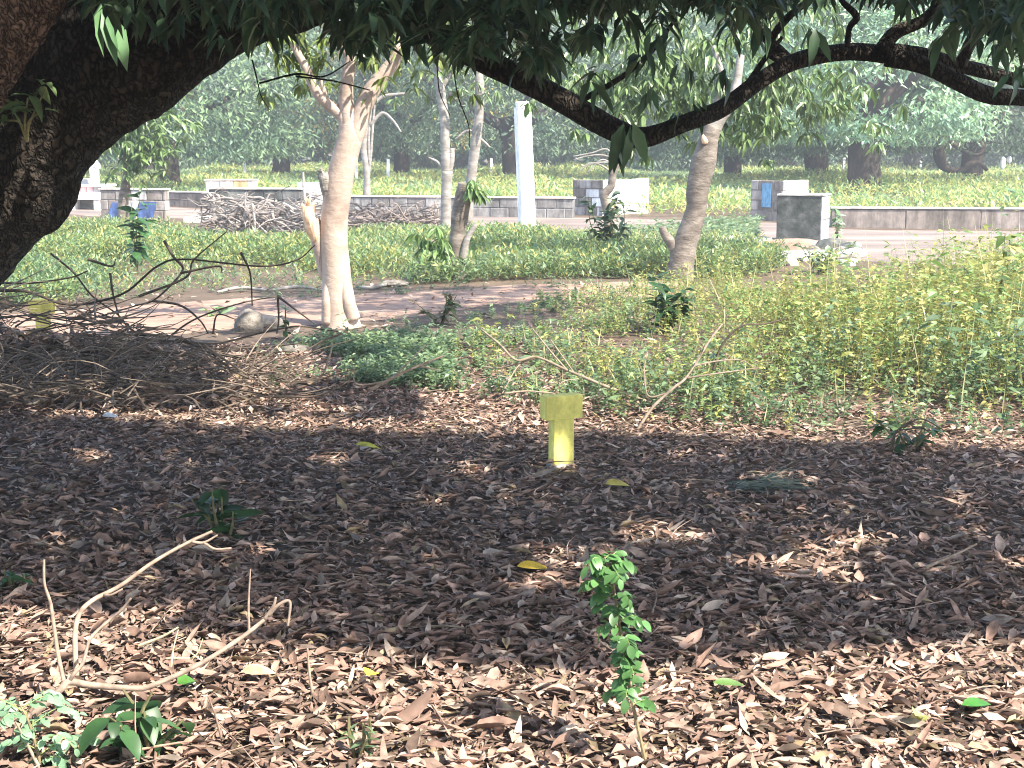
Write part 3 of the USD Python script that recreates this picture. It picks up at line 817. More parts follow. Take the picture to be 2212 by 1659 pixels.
DG = np.array([[0.035, 0.085, 0.03], [0.05, 0.11, 0.04], [0.03, 0.07, 0.03]])
plant("dark_shrub", "dark glossy leaved shrub growing among the bright weeds behind the yellow post", "shrub", 1440, 722, 0.52, 0.26, 150, 0.12, DG, 51, nst=7)
plant("seedling", "bluish green broad leaved seedling in deep shade behind the bent twig", "plant", 485, 1168, 0.24, 0.20, 34, 0.11, DG * 0.8, 52, nst=6)
plant("seedling", "dark seedling with drooping leaves on the litter at the shaded right edge of the weeds", "plant", 1960, 985, 0.22, 0.22, 40, 0.09, DG, 53, nst=5)
plant("sapling", "slender dark green sapling standing in front of the block wall with blue paint", "plant", 292, 590, 1.0, 0.22, 60, 0.22, DG * 1.3, 54, nst=3)
plant("sapling", "bushy green sapling at the foot of the thin crooked trunk", "plant", 1318, 560, 0.95, 0.38, 170, 0.18, GRN * 0.6, 55, nst=7)
plant("shoot", "tall pale yellow green shoot rising above the weeds at the far right", "plant", 2168, 720, 0.85, 0.10, 46, 0.13, YEL, 56, nst=3)
plant("shoot", "leafy yellow green shoot next to the tallest one above the right hand weeds", "plant", 2010, 715, 0.5, 0.16, 60, 0.10, YEL, 57, nst=4)
plant("shoot", "small upright dark shoot on the leafy ground left of the pale tree", "plant", 622, 748, 0.42, 0.06, 34, 0.07, DG, 58, nst=2)
plant("seedling", "small light green seedling in the middle of the red path", "plant", 472, 684, 0.10, 0.14, 12, 0.13, GRN * 1.5, 59, nst=4)
plant("climber", "green climber with white tinged leaves beside the dark concrete block", "plant", 1808, 520, 0.55, 0.12, 50, 0.16, np.array([[0.2, 0.32, 0.16], [0.4, 0.5, 0.4], [0.1, 0.2, 0.07]]), 60, nst=3)
plant("seedling", "pale green seedling in front of the dark concrete block", "plant", 1742, 524, 0.36, 0.14, 22, 0.2, np.array([[0.3, 0.45, 0.3], [0.15, 0.3, 0.14]]), 61, nst=3)
plant("weed_clump", "green weed clump spilling over the broken slabs near the dark block", "plant", 1775, 590, 0.4, 0.42, 130, 0.11, GRN, 62, nst=9)
plant("weed_clump", "leafy brown green weed clump standing left of the forked dead branch", "plant", 950, 705, 0.3, 0.22, 60, 0.10, np.array([[0.10, 0.13, 0.05], [0.2, 0.16, 0.09], [0.06, 0.11, 0.04]]), 63, nst=6)
plant("seedling", "small bluish green seedling at the left edge of the shade", "plant", 12, 1285, 0.10, 0.07, 16, 0.06, DG, 64, nst=4)
plant("seedling", "tiny green seedling at the sunlit bottom edge right of the big leaved plant", "plant", 772, 1640, 0.14, 0.05, 26, 0.035, GRN, 65, nst=3)
plant("broad_leaf_plant", "dark green broad leaved plant on the litter beside the lower bent twigs", "plant", 330, 1625, 0.17, 0.14, 30, 0.095, DG * 1.25, 66, nst=6, wr=0.62, droop=0.2)


r = R(68)
g = G(1585, 1062)
n = 170
b_ = g + np.c_[r.uniform(-0.05, 0.12, n), r.uniform(-0.06, 0.10, n), np.full(n, 0.015)]
a_ = r.normal(-0.12, 0.35, n)
L_ = r.uniform(0.12, 0.36, n)
M("grass_tuft", leaves(b_, np.stack([np.cos(a_), np.sin(a_), r.uniform(0.1, 0.45, n)], -1), np.array([0, -0.3, 1.0]) + r.normal(0, 0.3, (n, 3)), L_, 0.006, r.uniform(0.1, 0.5, n), 0.3, np.array([[0.16, 0.20, 0.15]]) * r.uniform(0.7, 1.2, (n, 1)), 3), "green_leaf",
  label="soft grey green tuft of fine grass in the shade right of the yellow post", cat="grass tuft", smooth=True)


# plants with feathery leaflets in pairs
def pinnate(name, label, stem_pts, u0, laterals, Lw, col, seed, nl=9, big=1.0):
    r = R(seed)
    S = np.array([P(*p) for p in stem_pts])
    root = T(name, label, "plant", S[0] * [1, 1, 0])
    M("stem", tintv(tube(S, np.linspace(0.006, 0.0025, len(S)), sides=6, n=30), (0.20, 0.16, 0.09)), "twig_wood", root)
    c = spline(S, 60)
    for i in range(laterals):
        t = u0 + (1 - u0) * (i + 0.5) / laterals
        p = c[int(t * 59)]
        a = i * 2.4 + r.normal(0, 0.5)
        ln = Lw * r.choice([0.45, 0.8, 1.0, 1.35])
        d = np.array([math.cos(a), math.sin(a) * 0.8, 0.45])
        q = [p, p + d * ln * 0.55, p + d * ln * 0.9 - [0, 0, ln * 0.35]]
        rc = spline(q, 12)
        pet = M("frond", tintv(tube(q, [0.0018, 0.0014, 0.001], sides=4, n=7), (0.22, 0.28, 0.10)), "twig_wood", root)
        B, D = [], []
        for j in range(nl):
            tt = 0.2 + 0.8 * j / (nl - 1)
            pp = rc[int(tt * 11)]
            tg = unit(rc[min(11, int(tt * 11) + 1)] - rc[max(0, int(tt * 11) - 1)])
            sd = unit(np.cross(tg, [0, 0, 1]))
            for s in ((-1, 1) if j < nl - 1 else (0,)):
                B.append(pp); D.append(sd * s + tg * 0.45 + np.array([0, 0, r.uniform(-0.5, 0.25)]))
        n = len(B)
        cc = np.asarray(col) * r.uniform(0.75, 1.3, (n, 1))
        L = 0.028 * big * r.uniform(0.8, 1.3, n) * Lw / 0.09
        M("leaflets", leaves(B, np.array(D), np.array([0, -0.3, 1.0]) + r.normal(0, 0.3, (n, 3)), L, L * 0.6, r.uniform(0, 0.7, n), 0.2, cc, 4, 0.0, 0.95, 0.55), "green_leaf", pet, kind="stuff", smooth=True)
    return root


pinnate("vine_plant", "light green upright vine plant with paired round leaflets standing alone on the litter", [(1402, 1680, 3.36), (1372, 1545, 3.40), (1350, 1430, 3.42), (1335, 1330, 3.44), (1322, 1250, 3.45), (1305, 1203, 3.46)], 0.24, 30, 0.066, (0.095, 0.21, 0.07), 71, 6, 1.55)
pinnate("feathery_plant", "pale bluish green feathery plant at the bottom corner beside the fallen forked branch", [(95, 1690, 3.36), (80, 1620, 3.38), (62, 1560, 3.4), (45, 1525, 3.42)], 0.05, 14, 0.11, (0.22, 0.36, 0.22), 72, 7, 0.85)

# sprouts growing on the mango trunk
r = R(75)
ep = T("epiphyte", "leafy green sprouts growing from the top of the mango trunk's lower bend", "plant", P(55, 292, 5.5))
for i, (u, v, du, n_) in enumerate(((20, 225, -30, 5), (60, 212, 5, 6), (88, 240, 30, 4), (100, 190, 40, 4), (8, 260, -30, 4))):
    M("stem", tintv(limb([(58, 305, 5.62), (52 + du * 0.3, 265, 5.56), (u, v, 5.5)], [3.5, 2.6, 1.8], sides=6, n=12), (0.22, 0.2, 0.1)), "twig_wood", ep)
    ls = leaf_set(P(u, v, 5.5)[None], n_, r, 0.09, 0.15, 3, 0.1); ls["tint"] = np.array([[0.16, 0.24, 0.10]]) * r.uniform(0.6, 1.4, (n_, 1))
    for q_ in range(n_):
        M("leaf", build_leaves(sub(ls, np.arange(n_) == q_)), "mango_leaf", ep, smooth=True)

# ------------------------------------------------------------------ yellow marker posts
def marker(name, label, u, v, sc, ang, dirty=True):
    g = G(u, v)
    root = T(name, label, "marker post", g, None)
    ca, sa = math.cos(ang), math.sin(ang)
    ax, ay, az_ = np.array([ca, sa, 0]), np.array([-sa, ca, 0]), np.array([0, 0, 1.0])
    o = lambda a, b, c: g + ax * a + ay * b + az_ * c
    col = (0.80, 0.72, 0.20)
    w, hd, tw, th = 0.113 * sc, 0.118 * sc, 0.204 * sc, 0.362 * sc
    d = 0.064 * sc
    st = boxm(o(-w / 2, 0, -0.05), ax * w, ay * d, az_ * (th - hd + 0.05), 0.003)
    cp = boxm(o(-tw / 2, -0.004, th - hd), ax * tw, ay * (d + 0.008), az_ * hd, 0.003)
    M("stem", tintv(st, col, 0.06, 1), "paint", root)
    M("cap", tintv(cp, col, 0.06, 2), "paint", root)
    if dirty:
        M("footing", boxm(o(-w / 2 - 0.012, -0.012, -0.05), ax * (w + 0.024), ay * (d + 0.024), az_ * 0.062, 0.01), "grey_concrete", root)


marker("marker_post", "yellow painted T shaped concrete marker post standing clear on the litter", 1218, 1008, 1.0, 0.42)
marker("marker_post", "yellow painted marker post half hidden behind the heap of dead branches", 95, 742, 1.0, 0.2)

# ------------------------------------------------------------------ pruned trees of the middle distance
def tree_thing(name, label, base, cat="tree"):
    return T(name, label, cat, np.asarray(base) * [1, 1, 0])


# pale sunlit tree
Y = 12.2
pt = tree_thing("pale_tree", "smooth pale barked pruned tree in full sun beside the red path", G(735, 702))
tr = limb([(737, 722, Y), (735, 690, Y), (727, 600, Y), (721, 500, Y), (732, 400, Y), (745, 340, Y), (757, 295, Y), (757, 262, Y), (751, 225, Y)], [52, 40, 31, 29.5, 29, 28, 26, 19, 12], sides=26, n=72, rough=0.04, rscale=4, seed=3)
M("trunk", tr, "bark_pale", pt, smooth=True)
for pts, rp in (([(762, 690, Y - 0.08), (752, 650, Y - 0.1), (742, 600, Y - 0.06)], [18, 14, 8]),
                ([(708, 700, Y - 0.1), (706, 650, Y - 0.1), (708, 600, Y - 0.06)], [14, 11, 6]),
                ([(703, 600, Y), (692, 540, Y), (682, 500, Y), (672, 478, Y)], [12, 16, 18, 20])):
    M("root" if pts[0][1] > 650 else "stub", limb(pts, rp, sides=14, n=14, rough=0.08, rscale=8, seed=int(pts[0][0])), "bark_pale", pt, smooth=True)
def split_stub(pts, rp, spikes, mat, sd, label=None):
    rr = R(sd)
    it = [limb(pts, rp, sides=14, n=18, rough=0.3, rscale=14, seed=sd)]
    for (u_, v_, du, dv, w_) in spikes:
        it.append(limb([(u_, v_, Y - 0.06), (u_ + du * 0.5 + rr.normal(0, 1.5), v_ + dv * 0.5, Y - 0.08 + rr.normal(0, .02)), (u_ + du, v_ + dv, Y - 0.06)], [w_, w_ * 0.8, 0.6], sides=5, n=8, rough=0.2, rscale=30, seed=sd))
    M("stub", join(it), mat, pt, label=label)


split_stub([(682, 522, Y - 0.04), (674, 500, Y - 0.08), (667, 470, Y - 0.1), (664, 448, Y - 0.08)], [5, 12, 14, 12], [(660, 452, -8, -14, 5), (664, 450, -4, -26, 5), (668, 450, 4, -30, 5), (672, 452, 8, -18, 5), (666, 462, -14, -4, 4), (670, 470, 10, -22, 4)], "raw_wood", 4, "split stub of raw orange wood")
split_stub([(714, 432, Y), (706, 408, Y - 0.04), (700, 386, Y - 0.05), (698, 374, Y - 0.05)], [15, 13, 12, 9], [(694, 380, -8, -14, 5), (698, 376, -2, -18, 5), (703, 378, 6, -14, 4), (690, 386, -4, -10, 4)], "bark_grey", 6)
for pts, rp in (([(750, 300, Y), (742, 255, Y), (725, 240, Y), (700, 218, Y), (682, 196, Y), (662, 150, Y), (645, 118, Y), (620, 72, Y), (590, 20, Y)], [16, 14, 11, 11, 10.5, 9, 8, 7, 6]),
                ([(760, 290, Y), (750, 240, Y), (748, 200, Y), (752, 160, Y), (757, 130, Y), (745, 108, Y), (720, 80, Y)], [21, 17, 15, 14, 12, 9, 7]),
                ([(752, 330, Y), (766, 290, Y), (776, 260, Y), (788, 225, Y), (806, 190, Y), (830, 160, Y), (852, 130, Y), (862, 100, Y), (900, 30, Y + .1), (960, -60, Y + .2)], [19, 22, 20, 19, 18, 16, 14, 11, 10, 8]),
                ([(704, 222, Y), (699, 195, Y), (690, 165, Y)], [6, 5, 3]),
                ([(744, 262, Y), (733, 242, Y), (728, 224, Y)], [8, 6, 4])):
    M("branch", limb(pts, rp, sides=14, n=40, rough=0.07, rscale=8, seed=int(pts[0][0])), "bark_pale", pt, smooth=True)
r = R(80)
C = np.stack([r.uniform(0.5, 6.0, 1500), r.uniform(8.5, 13.5, 1500), r.uniform(4.6, 6.6, 1500)], -1)
S = C - SUN_DIR * (C[:, 2] / SUN_DIR[2])[:, None]
su, sv = proj(S)
Lc = np.array([P(735, vv, 12.2) for vv in (690, 600, 500, 400, 300, 200, 130)])
clear = np.ones(len(C), bool)
for qq in Lc:
    d_ = C - qq; t_ = d_ @ SUN_DIR
    clear &= np.linalg.norm(d_ - t_[:, None] * SUN_DIR, axis=1) > 0.42
C = C[clear & (su > 540) & (su < 1200) & (sv > 618) & (sv < 716) & (proj(C)[1] < -60)]
ls = leaf_set(C, 9, r, 0.14, 0.2, 1, 0.5); ls["tint"] = np.array([[0.10, 0.15, 0.035]]) * r.uniform(0.6, 1.5, (len(ls["L"]), 1))
M("foliage", build_leaves(ls), "mango_leaf", pt, kind="stuff")
r = R(81)
C = np.vstack([P(*p)[None] + r.normal(0, s, (n, 3)) for p, s, n in (((615, 85, 12.2), 0.12, 14), ((690, 120, 12.4), 0.2, 7), ((650, 150, 12.4), 0.16, 6), ((740, 60, 12.2), 0.2, 14), ((880, 60, 12.3), 0.25, 20), ((790, 70, 12.2), 0.25, 18))])
ls = leaf_set(C, 8, r, 0.10, 0.17, 2, 0.7); ls["tint"] = np.array([[0.12, 0.16, 0.035]]) * r.uniform(0.6, 1.5, (len(ls["L"]), 1))
M("foliage", build_leaves(ls), "mango_leaf", pt, kind="stuff")

# leaning tree at right
Y = 16.6
lt = tree_thing("leaning_tree", "stout leaning pruned tree with a short side stub among the right hand weeds", G(1465, 602))
M("trunk", limb([(1466, 616, Y), (1468, 590, Y), (1476, 545, Y), (1490, 500, Y), (1504, 450, Y), (1509, 400, Y), (1520, 350, Y), (1531, 300, Y), (1541, 272, Y)], [33, 29, 27, 24, 22, 25, 26, 21, 18], sides=22, n=56, rough=0.09, rscale=5, seed=12), "bark_brown", lt, smooth=True)
M("stub", limb([(1462, 545, Y), (1448, 522, Y), (1436, 506, Y), (1430, 490, Y)], [14, 11, 9, 8], sides=12, n=14, rough=0.1, rscale=8, seed=13), "bark_brown", lt, smooth=True)
M("cut_end", limb([(1523, 306, Y - 0.1), (1521, 300, Y - 0.13), (1518, 292, Y - 0.12)], [7, 6, 3], sides=10, n=7, rough=0.3, rscale=15, seed=14), "raw_wood", lt, smooth=True)
M("branch", limb([(1536, 285, Y), (1555, 255, Y), (1578, 222, Y), (1590, 190, Y + .1), (1600, 120, Y + .2)], [18, 14, 12, 10, 8], sides=14, n=24, rough=0.1, rscale=6, seed=15), "bark_grey", lt, smooth=True)
M("branch", limb([(1530, 300, Y + .1), (1545, 230, Y + .3), (1560, 170, Y + .5), (1540, 100, Y + .6)], [9, 8, 7, 5], sides=10, n=20, rough=0.1, rscale=6, seed=16), "bark_grey", lt, smooth=True)
r = R(82)
C = np.vstack([P(*p)[None] + r.normal(0, s, (n, 3)) * [1.6, 1, 0.7] for p, s, n in (((1450, 215, 17.5), 0.35, 70), ((1610, 190, 17.5), 0.45, 80), ((1700, 235, 18), 0.35, 60), ((1380, 120, 18), 0.5, 80), ((1560, 60, 18), 0.6, 90), ((1290, 180, 19), 0.3, 30))])
ls = leaf_set(C, 8, r, 0.13, 0.24, 2, 0.8); ls["tint"] = np.array([[0.10, 0.155, 0.05]]) * r.uniform(0.6, 1.5, (len(ls["L"]), 1))
M("foliage", build_leaves(ls), "mango_leaf", lt, kind="stuff")

# cut stump with sprouts
Y = 16.8
cs = tree_thing("cut_trunk", "cut off leaning trunk with sprouting leaves at its foot in the grass verge", G(985, 600))
M("trunk", limb([(984, 612, Y), (986, 585, Y), (988, 540, Y), (990, 500, Y), (995, 455, Y), (1002, 420, Y), (1006, 396, Y)], [40, 25, 19, 17, 19, 18, 17], sides=20, n=40, rough=0.1, rscale=7, seed=17), "bark_brown", cs, smooth=True)
M("stub", limb([(984, 590, Y), (965, 575, Y), (945, 555, Y), (930, 520, Y)], [18, 17, 13, 8], sides=12, n=16, rough=0.12, rscale=8, seed=18), "bark_brown", cs, smooth=True)
M("stub", limb([(1000, 560, Y - .1), (1008, 520, Y - .1), (1028, 484, Y - .1)], [10, 7, 5], sides=10, n=14, rough=0.12, rscale=8, seed=19), "bark_grey", cs, smooth=True)
r = R(83)
C = np.vstack([P(*p)[None] + r.normal(0, s, (n, 3)) for p, s, n in (((945, 535, 16.6), 0.11, 14), ((930, 520, 16.6), 0.08, 8), ((1020, 402, 16.7), 0.05, 4), ((1035, 410, 16.7), 0.05, 4))])
ls = leaf_set(C, 7, r, 0.12, 0.22, 3, 0.8); ls["tint"] = np.array([[0.12, 0.19, 0.06]]) * r.uniform(0.6, 1.6, (len(ls["L"]), 1))
M("foliage", build_leaves(ls), "mango_leaf", cs, kind="stuff")

# thin grey trees behind
Y = 25.0
th = tree_thing("grey_tree", "thin straight grey tree forking low, in front of the low wall near the cut trunk", G(963, 505))
M("trunk", limb([(964, 515, Y), (963, 470, Y), (964, 420, Y), (966, 370, Y)], [13, 11, 11, 12], sides=16, n=24, rough=0.08, rscale=4, seed=20), "bark_grey", th, smooth=True)
M("branch", limb([(965, 378, Y), (962, 320, Y), (960, 260, Y), (952, 200, Y), (945, 150, Y), (935, 60, Y)], [11, 10, 10, 10, 9, 8], sides=14, n=32, rough=0.08, rscale=4, seed=21), "bark_grey", th, smooth=True)
M("branch", limb([(968, 372, Y), (975, 345, Y), (976, 320, Y)], [9, 7, 6], sides=10, n=10, rough=0.1, rscale=5, seed=22), "bark_grey", th, smooth=True)
M("branch", limb([(950, 195, Y), (968, 165, Y), (978, 120, Y)], [6, 5, 4], sides=10, n=12, rough=0.1, rscale=5, seed=23), "bark_grey", th, smooth=True)
M("branch", limb([(962, 372, Y), (945, 350, Y), (925, 340, Y)], [4, 3, 2], sides=8, n=10, rough=0.1, rscale=5, seed=24), "bark_grey", th, smooth=True)
Y = 27.5
th2 = tree_thing("grey_tree", "taller leaning grey tree that rises just right of the forked grey one", G(1012, 478))
M("trunk", limb([(1010, 482, Y), (1012, 430, Y), (1018, 380, Y), (1026, 320, Y), (1034, 260, Y), (1036, 200, Y), (1034, 150, Y), (1030, 60, Y)], [12, 11, 11, 11, 10, 10, 9, 8], sides=16, n=44, rough=0.09, rscale=4, seed=25), "bark_grey", th2, smooth=True)
M("branch", limb([(1030, 295, Y), (1044, 305, Y), (1058, 318, Y)], [4, 3, 2], sides=8, n=8, seed=26), "bark_grey", th2, smooth=True)
M("branch", limb([(1010, 388, Y), (1002, 400, Y - .05), (998, 420, Y - .05)], [3, 3, 2], sides=8, n=8, seed=27), "bark_grey", th2, smooth=True)
M("branch", limb([(1036, 290, Y), (1010, 282, Y), (985, 300, Y)], [3, 3, 2], sides=8, n=8, seed=28), "bark_grey", th2, smooth=True)
r = R(84)
for root, uy in ((th, [(950, 60, 25), (930, 20, 25), (985, 90, 25)]), (th2, [(1030, 50, 27.5), (1060, 90, 27.5), (1010, 20, 27.5)])):
    C = np.vstack([P(*p)[None] + r.normal(0, 0.5, (40, 3)) for p in uy])
    ls = leaf_set(C, 7, r, 0.15, 0.26, 1, 0.7); ls["tint"] = np.array([[0.10, 0.15, 0.05]]) * r.uniform(0.6, 1.5, (len(ls["L"]), 1))
    M("foliage", build_leaves(ls), "mango_leaf", root, kind="stuff")

# crooked thin trunk
Y = 24.0
ck = tree_thing("crooked_tree", "thin crooked dark stem with kinks rising beside the white block hut", G(1312, 515))
M("trunk", limb([(1312, 520, Y), (1313, 470, Y), (1308, 440, Y), (1306, 420, Y), (1320, 402, Y), (1324, 375, Y), (1334, 345, Y), (1330, 300, Y), (1345, 240, Y)], [9, 9, 9, 10, 9, 8, 7, 6, 5], sides=14, n=44, rough=0.12, rscale=5, seed=29), "bark_brown", ck, smooth=True)
for pts in ([(1332, 345, Y), (1300, 335, Y), (1265, 338, Y), (1240, 345, Y)], [(1330, 350, Y), (1290, 352, Y), (1255, 360, Y)], [(1328, 360, Y), (1300, 345, Y), (1270, 372, Y)], [(1330, 345, Y), (1310, 322, Y), (1280, 330, Y), (1238, 338, Y)],
            [(1320, 372, Y), (1300, 358, Y), (1275, 352, Y), (1250, 372, Y)]):
    M("branch", limb(pts, np.linspace(2.6, 1.3, len(pts)), sides=6, n=14, seed=30), "bark_grey", ck, smooth=True)

# slim tree in front of the blue-painted wall
Y = 26.5
sl = tree_thing("slim_tree", "slim young tree standing right in front of the block wall with blue paint", G(270, 498))
M("trunk", limb([(270, 505, Y), (266, 465, Y), (267, 430, Y), (272, 400, Y), (274, 370, Y), (272, 320, Y), (276, 260, Y), (280, 180, Y)], [13, 11, 11, 10, 8, 6, 5, 4], sides=14, n=36, rough=0.1, rscale=5, seed=31), "bark_brown", sl, smooth=True)
r = R(85)
C = np.vstack([P(*p)[None] + r.normal(0, s, (n, 3)) for p, s, n in (((300, 352, 26.5), 0.12, 9), ((285, 330, 26.5), 0.2, 14), ((262, 300, 26.5), 0.3, 30), ((310, 300, 26.5), 0.3, 30), ((290, 240, 26.5), 0.4, 40), ((330, 270, 26.6), 0.3, 26))])
ls = leaf_set(C, 7, r, 0.15, 0.28, 2, 0.5); ls["tint"] = np.array([[0.11, 0.17, 0.055]]) * r.uniform(0.6, 1.5, (len(ls["L"]), 1))
M("foliage", build_leaves(ls), "mango_leaf", sl, kind="stuff")

# pale bare multi-stemmed tree
Y = 33.0
bt = tree_thing("bare_tree", "bare pale multi stemmed tree just right of the sunlit trunk", G(790, 460))
M("trunk", limb([(792, 470, Y), (792, 420, Y), (792, 370, Y), (786, 320, Y), (792, 260, Y), (806, 215, Y), (824, 180, Y)], [8, 8, 7, 7, 5, 4, 3], sides=12, n=30, rough=0.1, rscale=4, seed=32), "bark_grey", bt, smooth=True)
for pts in ([(794, 390, Y), (800, 340, Y), (804, 290, Y), (808, 240, Y), (812, 200, Y)], [(798, 350, Y), (796, 300, Y), (800, 250, Y), (806, 200, Y)], [(806, 225, Y), (828, 208, Y), (860, 203, Y), (875, 202, Y)], [(800, 270, Y), (826, 244, Y), (850, 262, Y), (866, 285, Y)], [(790, 300, Y), (800, 215, Y), (838, 155, Y)]):
    M("branch", limb(pts, np.linspace(4.2, 1.8, len(pts)), sides=8, n=20, rough=0.08, rscale=4, seed=33), "bark_grey", bt, smooth=True)

# ------------------------------------------------------------------ far mango trees and the wood behind
FARG = np.array([[0.060, 0.098, 0.055], [0.08, 0.122, 0.062], [0.05, 0.085, 0.054], [0.096, 0.138, 0.068], [0.07, 0.108, 0.068]]) * 1.85


def crown_leaves(c, rx, ry, z0, z1, nclump, per, Ls, r, cols, k=1, sag=0.6):
    """Leaf sprays in clumps spread over a dome with an uneven outline."""
    th = r.uniform(0, 2 * np.pi, nclump); ph = np.arccos(r.uniform(-0.75, 1, nclump))
    d = np.stack([np.sin(ph) * np.cos(th), np.sin(ph) * np.sin(th), np.cos(ph)], -1)
    rad = r.uniform(0.84, 1.06, nclump) * (0.86 + 0.32 * fbm(d * 2.2 + c, 2, 9))
    zc = (z0 + z1) * 0.42
    q = np.array([c[0], c[1], zc]) + d * rad[:, None] * [rx, ry, (z1 - zc)]
    q[:, 2] = np.maximum(q[:, 2], z0 + r.random(nclump) * 0.7)
    s = r.uniform(0.26, 0.5, (nclump, 1, 1)) * [1, 1, 0.8] * (rx / 5.0)
    p = (q[:, None] + r.normal(0, 1, (nclump, per, 3)) * s).reshape(-1, 3)
    p[:, 2] = np.maximum(p[:, 2], z0 - 0.15 + 0.3 * r.random(len(p)))
    n = len(p)
    out = np.repeat(d, per, 0)
    az = r.random(n) * 2 * np.pi
    D = np.stack([np.cos(az), np.sin(az), r.uniform(-1.0, 0.15, n) - sag * 0.4], -1) + out * 0.4
    N = out + r.normal(0, 0.45, (n, 3)) + [0, 0, 0.5]
    L = Ls * r.uniform(0.65, 1.35, n)
    col = cols[np.repeat(r.integers(0, len(cols), nclump), per)] * r.uniform(0.7, 1.3, (n, 1))
    return leaves(p, D, N, L, L * r.uniform(0.26, 0.4, n), r.uniform(0, 0.5, n), 0.25, col, k)


FT = "mango trees of the far orchard"
far_trees = [
    # u, y, trunk radius, crown rx, ry, z0, z1, tone, lean, label
    (372, 47, 0.36, 4.6, 4.0, 1.25, 8.0, 0.95, 0.0, "dark trunked mango tree standing behind the block wall with blue paint"),
    (612, 64, 0.40, 7.0, 5.5, 1.0, 10.5, 0.6, 0.3, "far mango tree with a wide dark dome just left of the sunlit pale tree"),
    (1108, 57, 0.45, 5.6, 5.0, 1.35, 10.0, 0.75, -0.3, "far mango tree directly behind the tall white pillar"),
    (1755, 56, 0.48, 4.6, 4.2, 1.3, 8.5, 1.05, -0.2, "far mango tree with a wide spreading low fork, left neighbour of the thick trunked one"),
    (1857, 46, 0.55, 4.2, 3.8, 1.75, 8.6, 1.75, 0.0, "thick trunked mango tree with a bright sunlit crown beyond the low wall"),
    (2085, 52, 0.42, 6.0, 4.6, 1.45, 9.0, 0.6, 0.6, "dark mango tree with low twisted limbs at the far right of the meadow"),
    (1575, 60, 0.38, 4.6, 4.4, 1.1, 9.5, 1.15, 0.2, "far mango tree hidden behind the leaning pruned trunk"),
    (870, 62, 0.36, 5.0, 4.6, 1.3, 10.0, 0.85, 0.0, "far mango tree with yellowing leaves behind the two thin grey trees"),
    (150, 60, 0.40, 5.5, 4.8, 1.2, 10.0, 0.9, 0.0, "far mango tree behind the white statue"),
]
for i, (u, y, tr_, rx, ry, z0, z1, tone, lean, label) in enumerate(far_trees):
    r = R(100 + i)
    x = (u - 1106) / FPX * y
    root = T("orchard_tree", label, "tree", (x, y, 0), FT)
    H = z0 + 1.3
    s = tr_ / 0.4
    M("trunk", tube([(x, y, -0.1), (x + 0.02, y, 0.35 * s), (x + lean * 0.2, y, H * 0.55), (x + lean * 0.5, y, H)], [tr_ * 1.25, tr_ * 1.02, tr_ * 0.92, tr_ * 1.1], sides=18, n=22, rough=0.14, rscale=2.2, seed=i), "bark_far", root, smooth=True)
    top = np.array([x + lean * 0.5, y, H - 0.15])
    for j in range(5):
        a = j * 2 * np.pi / 5 + r.random() + 0.4
        e = np.array([math.cos(a) * rx * 0.75, math.sin(a) * ry * 0.6, r.uniform(0.9, 3.0)])
        M("limb", tube([top - [0, 0, 0.35], top + e * [0.45, 0.45, 0.3], top + e], [tr_ * 0.55, tr_ * 0.34, tr_ * 0.12], sides=10, n=14, rough=0.15, rscale=3, seed=i * 7 + j), "bark_far", root, smooth=True)
    cols = FARG * tone
    if u == 870:
        cols = np.vstack([cols, [[0.30, 0.24, 0.07], [0.26, 0.22, 0.09]]])
    M("crown", crown_leaves((x, y, 0), rx, ry, z0, z1, 420, 54, 0.22, r, cols, 0), "far_leaf", root)
# twisted low limbs of the right-hand tree and fallen dark limbs
r = R(130)
root = "/World/orchard_tree_005"
for pts, rp in (([(2035, 300, 51), (2030, 335, 51), (2040, 362, 51), (2075, 368, 51), (2100, 352, 51), (2120, 355, 51), (2132, 368, 51)], [14, 14, 8, 6, 7, 5, 4]),
                ([(2045, 300, 51), (2080, 325, 51), (2110, 335, 51), (2140, 320, 51)], [8, 5, 4, 3]),
                ([(2085, 320, 51), (2110, 300, 51), (2140, 305, 51), (2165, 310, 51)], [4, 4, 3, 2])):
    M("limb", limb(pts, rp, sides=10, n=28, rough=0.12, rscale=2, seed=int(pts[0][0])), "bark_far", root, smooth=True)
# second row of trees
for i, (u, y, rx, z1, tone, label) in enumerate([
        (-80, 74, 7.5, 12, 0.9, "background tree furthest to the left beyond the statue"), (330, 80, 7.5, 13, 1.6, "background tree rising behind the dark trunked mango"),
        (700, 84, 8, 14, 0.7, "background tree rising behind the sunlit pale tree"), (1000, 82, 7.5, 13, 0.95, "background tree rising behind the two grey trees"),
        (1290, 78, 7, 12, 1.5, "background tree rising right of the white pillar"), (1480, 84, 7, 14, 1.2, "background tree rising left of the leaning pruned trunk"),
        (1700, 80, 6.5, 13, 1.35, "background tree with a pale sunlit crown behind the low forked mango"), (1960, 82, 7, 13, 0.75, "background tree rising behind the thick trunked mango"),
        (2260, 78, 7.5, 12, 0.6, "background tree furthest to the right beyond the meadow")]):
    r = R(150 + i)
    x = (u - 1106) / FPX * y
    root = T("background_tree", label, "tree", (x, y, 0), "tall background trees")
    M("trunk", tube([(x, y, -0.1), (x, y, 2.0), (x + 0.2, y, 5.5)], [0.5, 0.38, 0.25], sides=10, n=10, rough=0.1, rscale=2), "bark_far", root, smooth=True)
    M("crown", crown_leaves((x, y, 0), rx, 5.0, 0.2, z1, 340, 36, 0.36, r, FARG * tone * 0.58, 0), "far_leaf", root)
r = R(170)
n = 26000
x = r.uniform(-62, 62, n); y = r.uniform(92, 112, n)
top = 13 + 6 * fbm(np.stack([x * 0.12, y * 0.02, 0 * x], -1), 3, 3)
z = r.random(n) * top
az = r.random(n) * 2 * np.pi
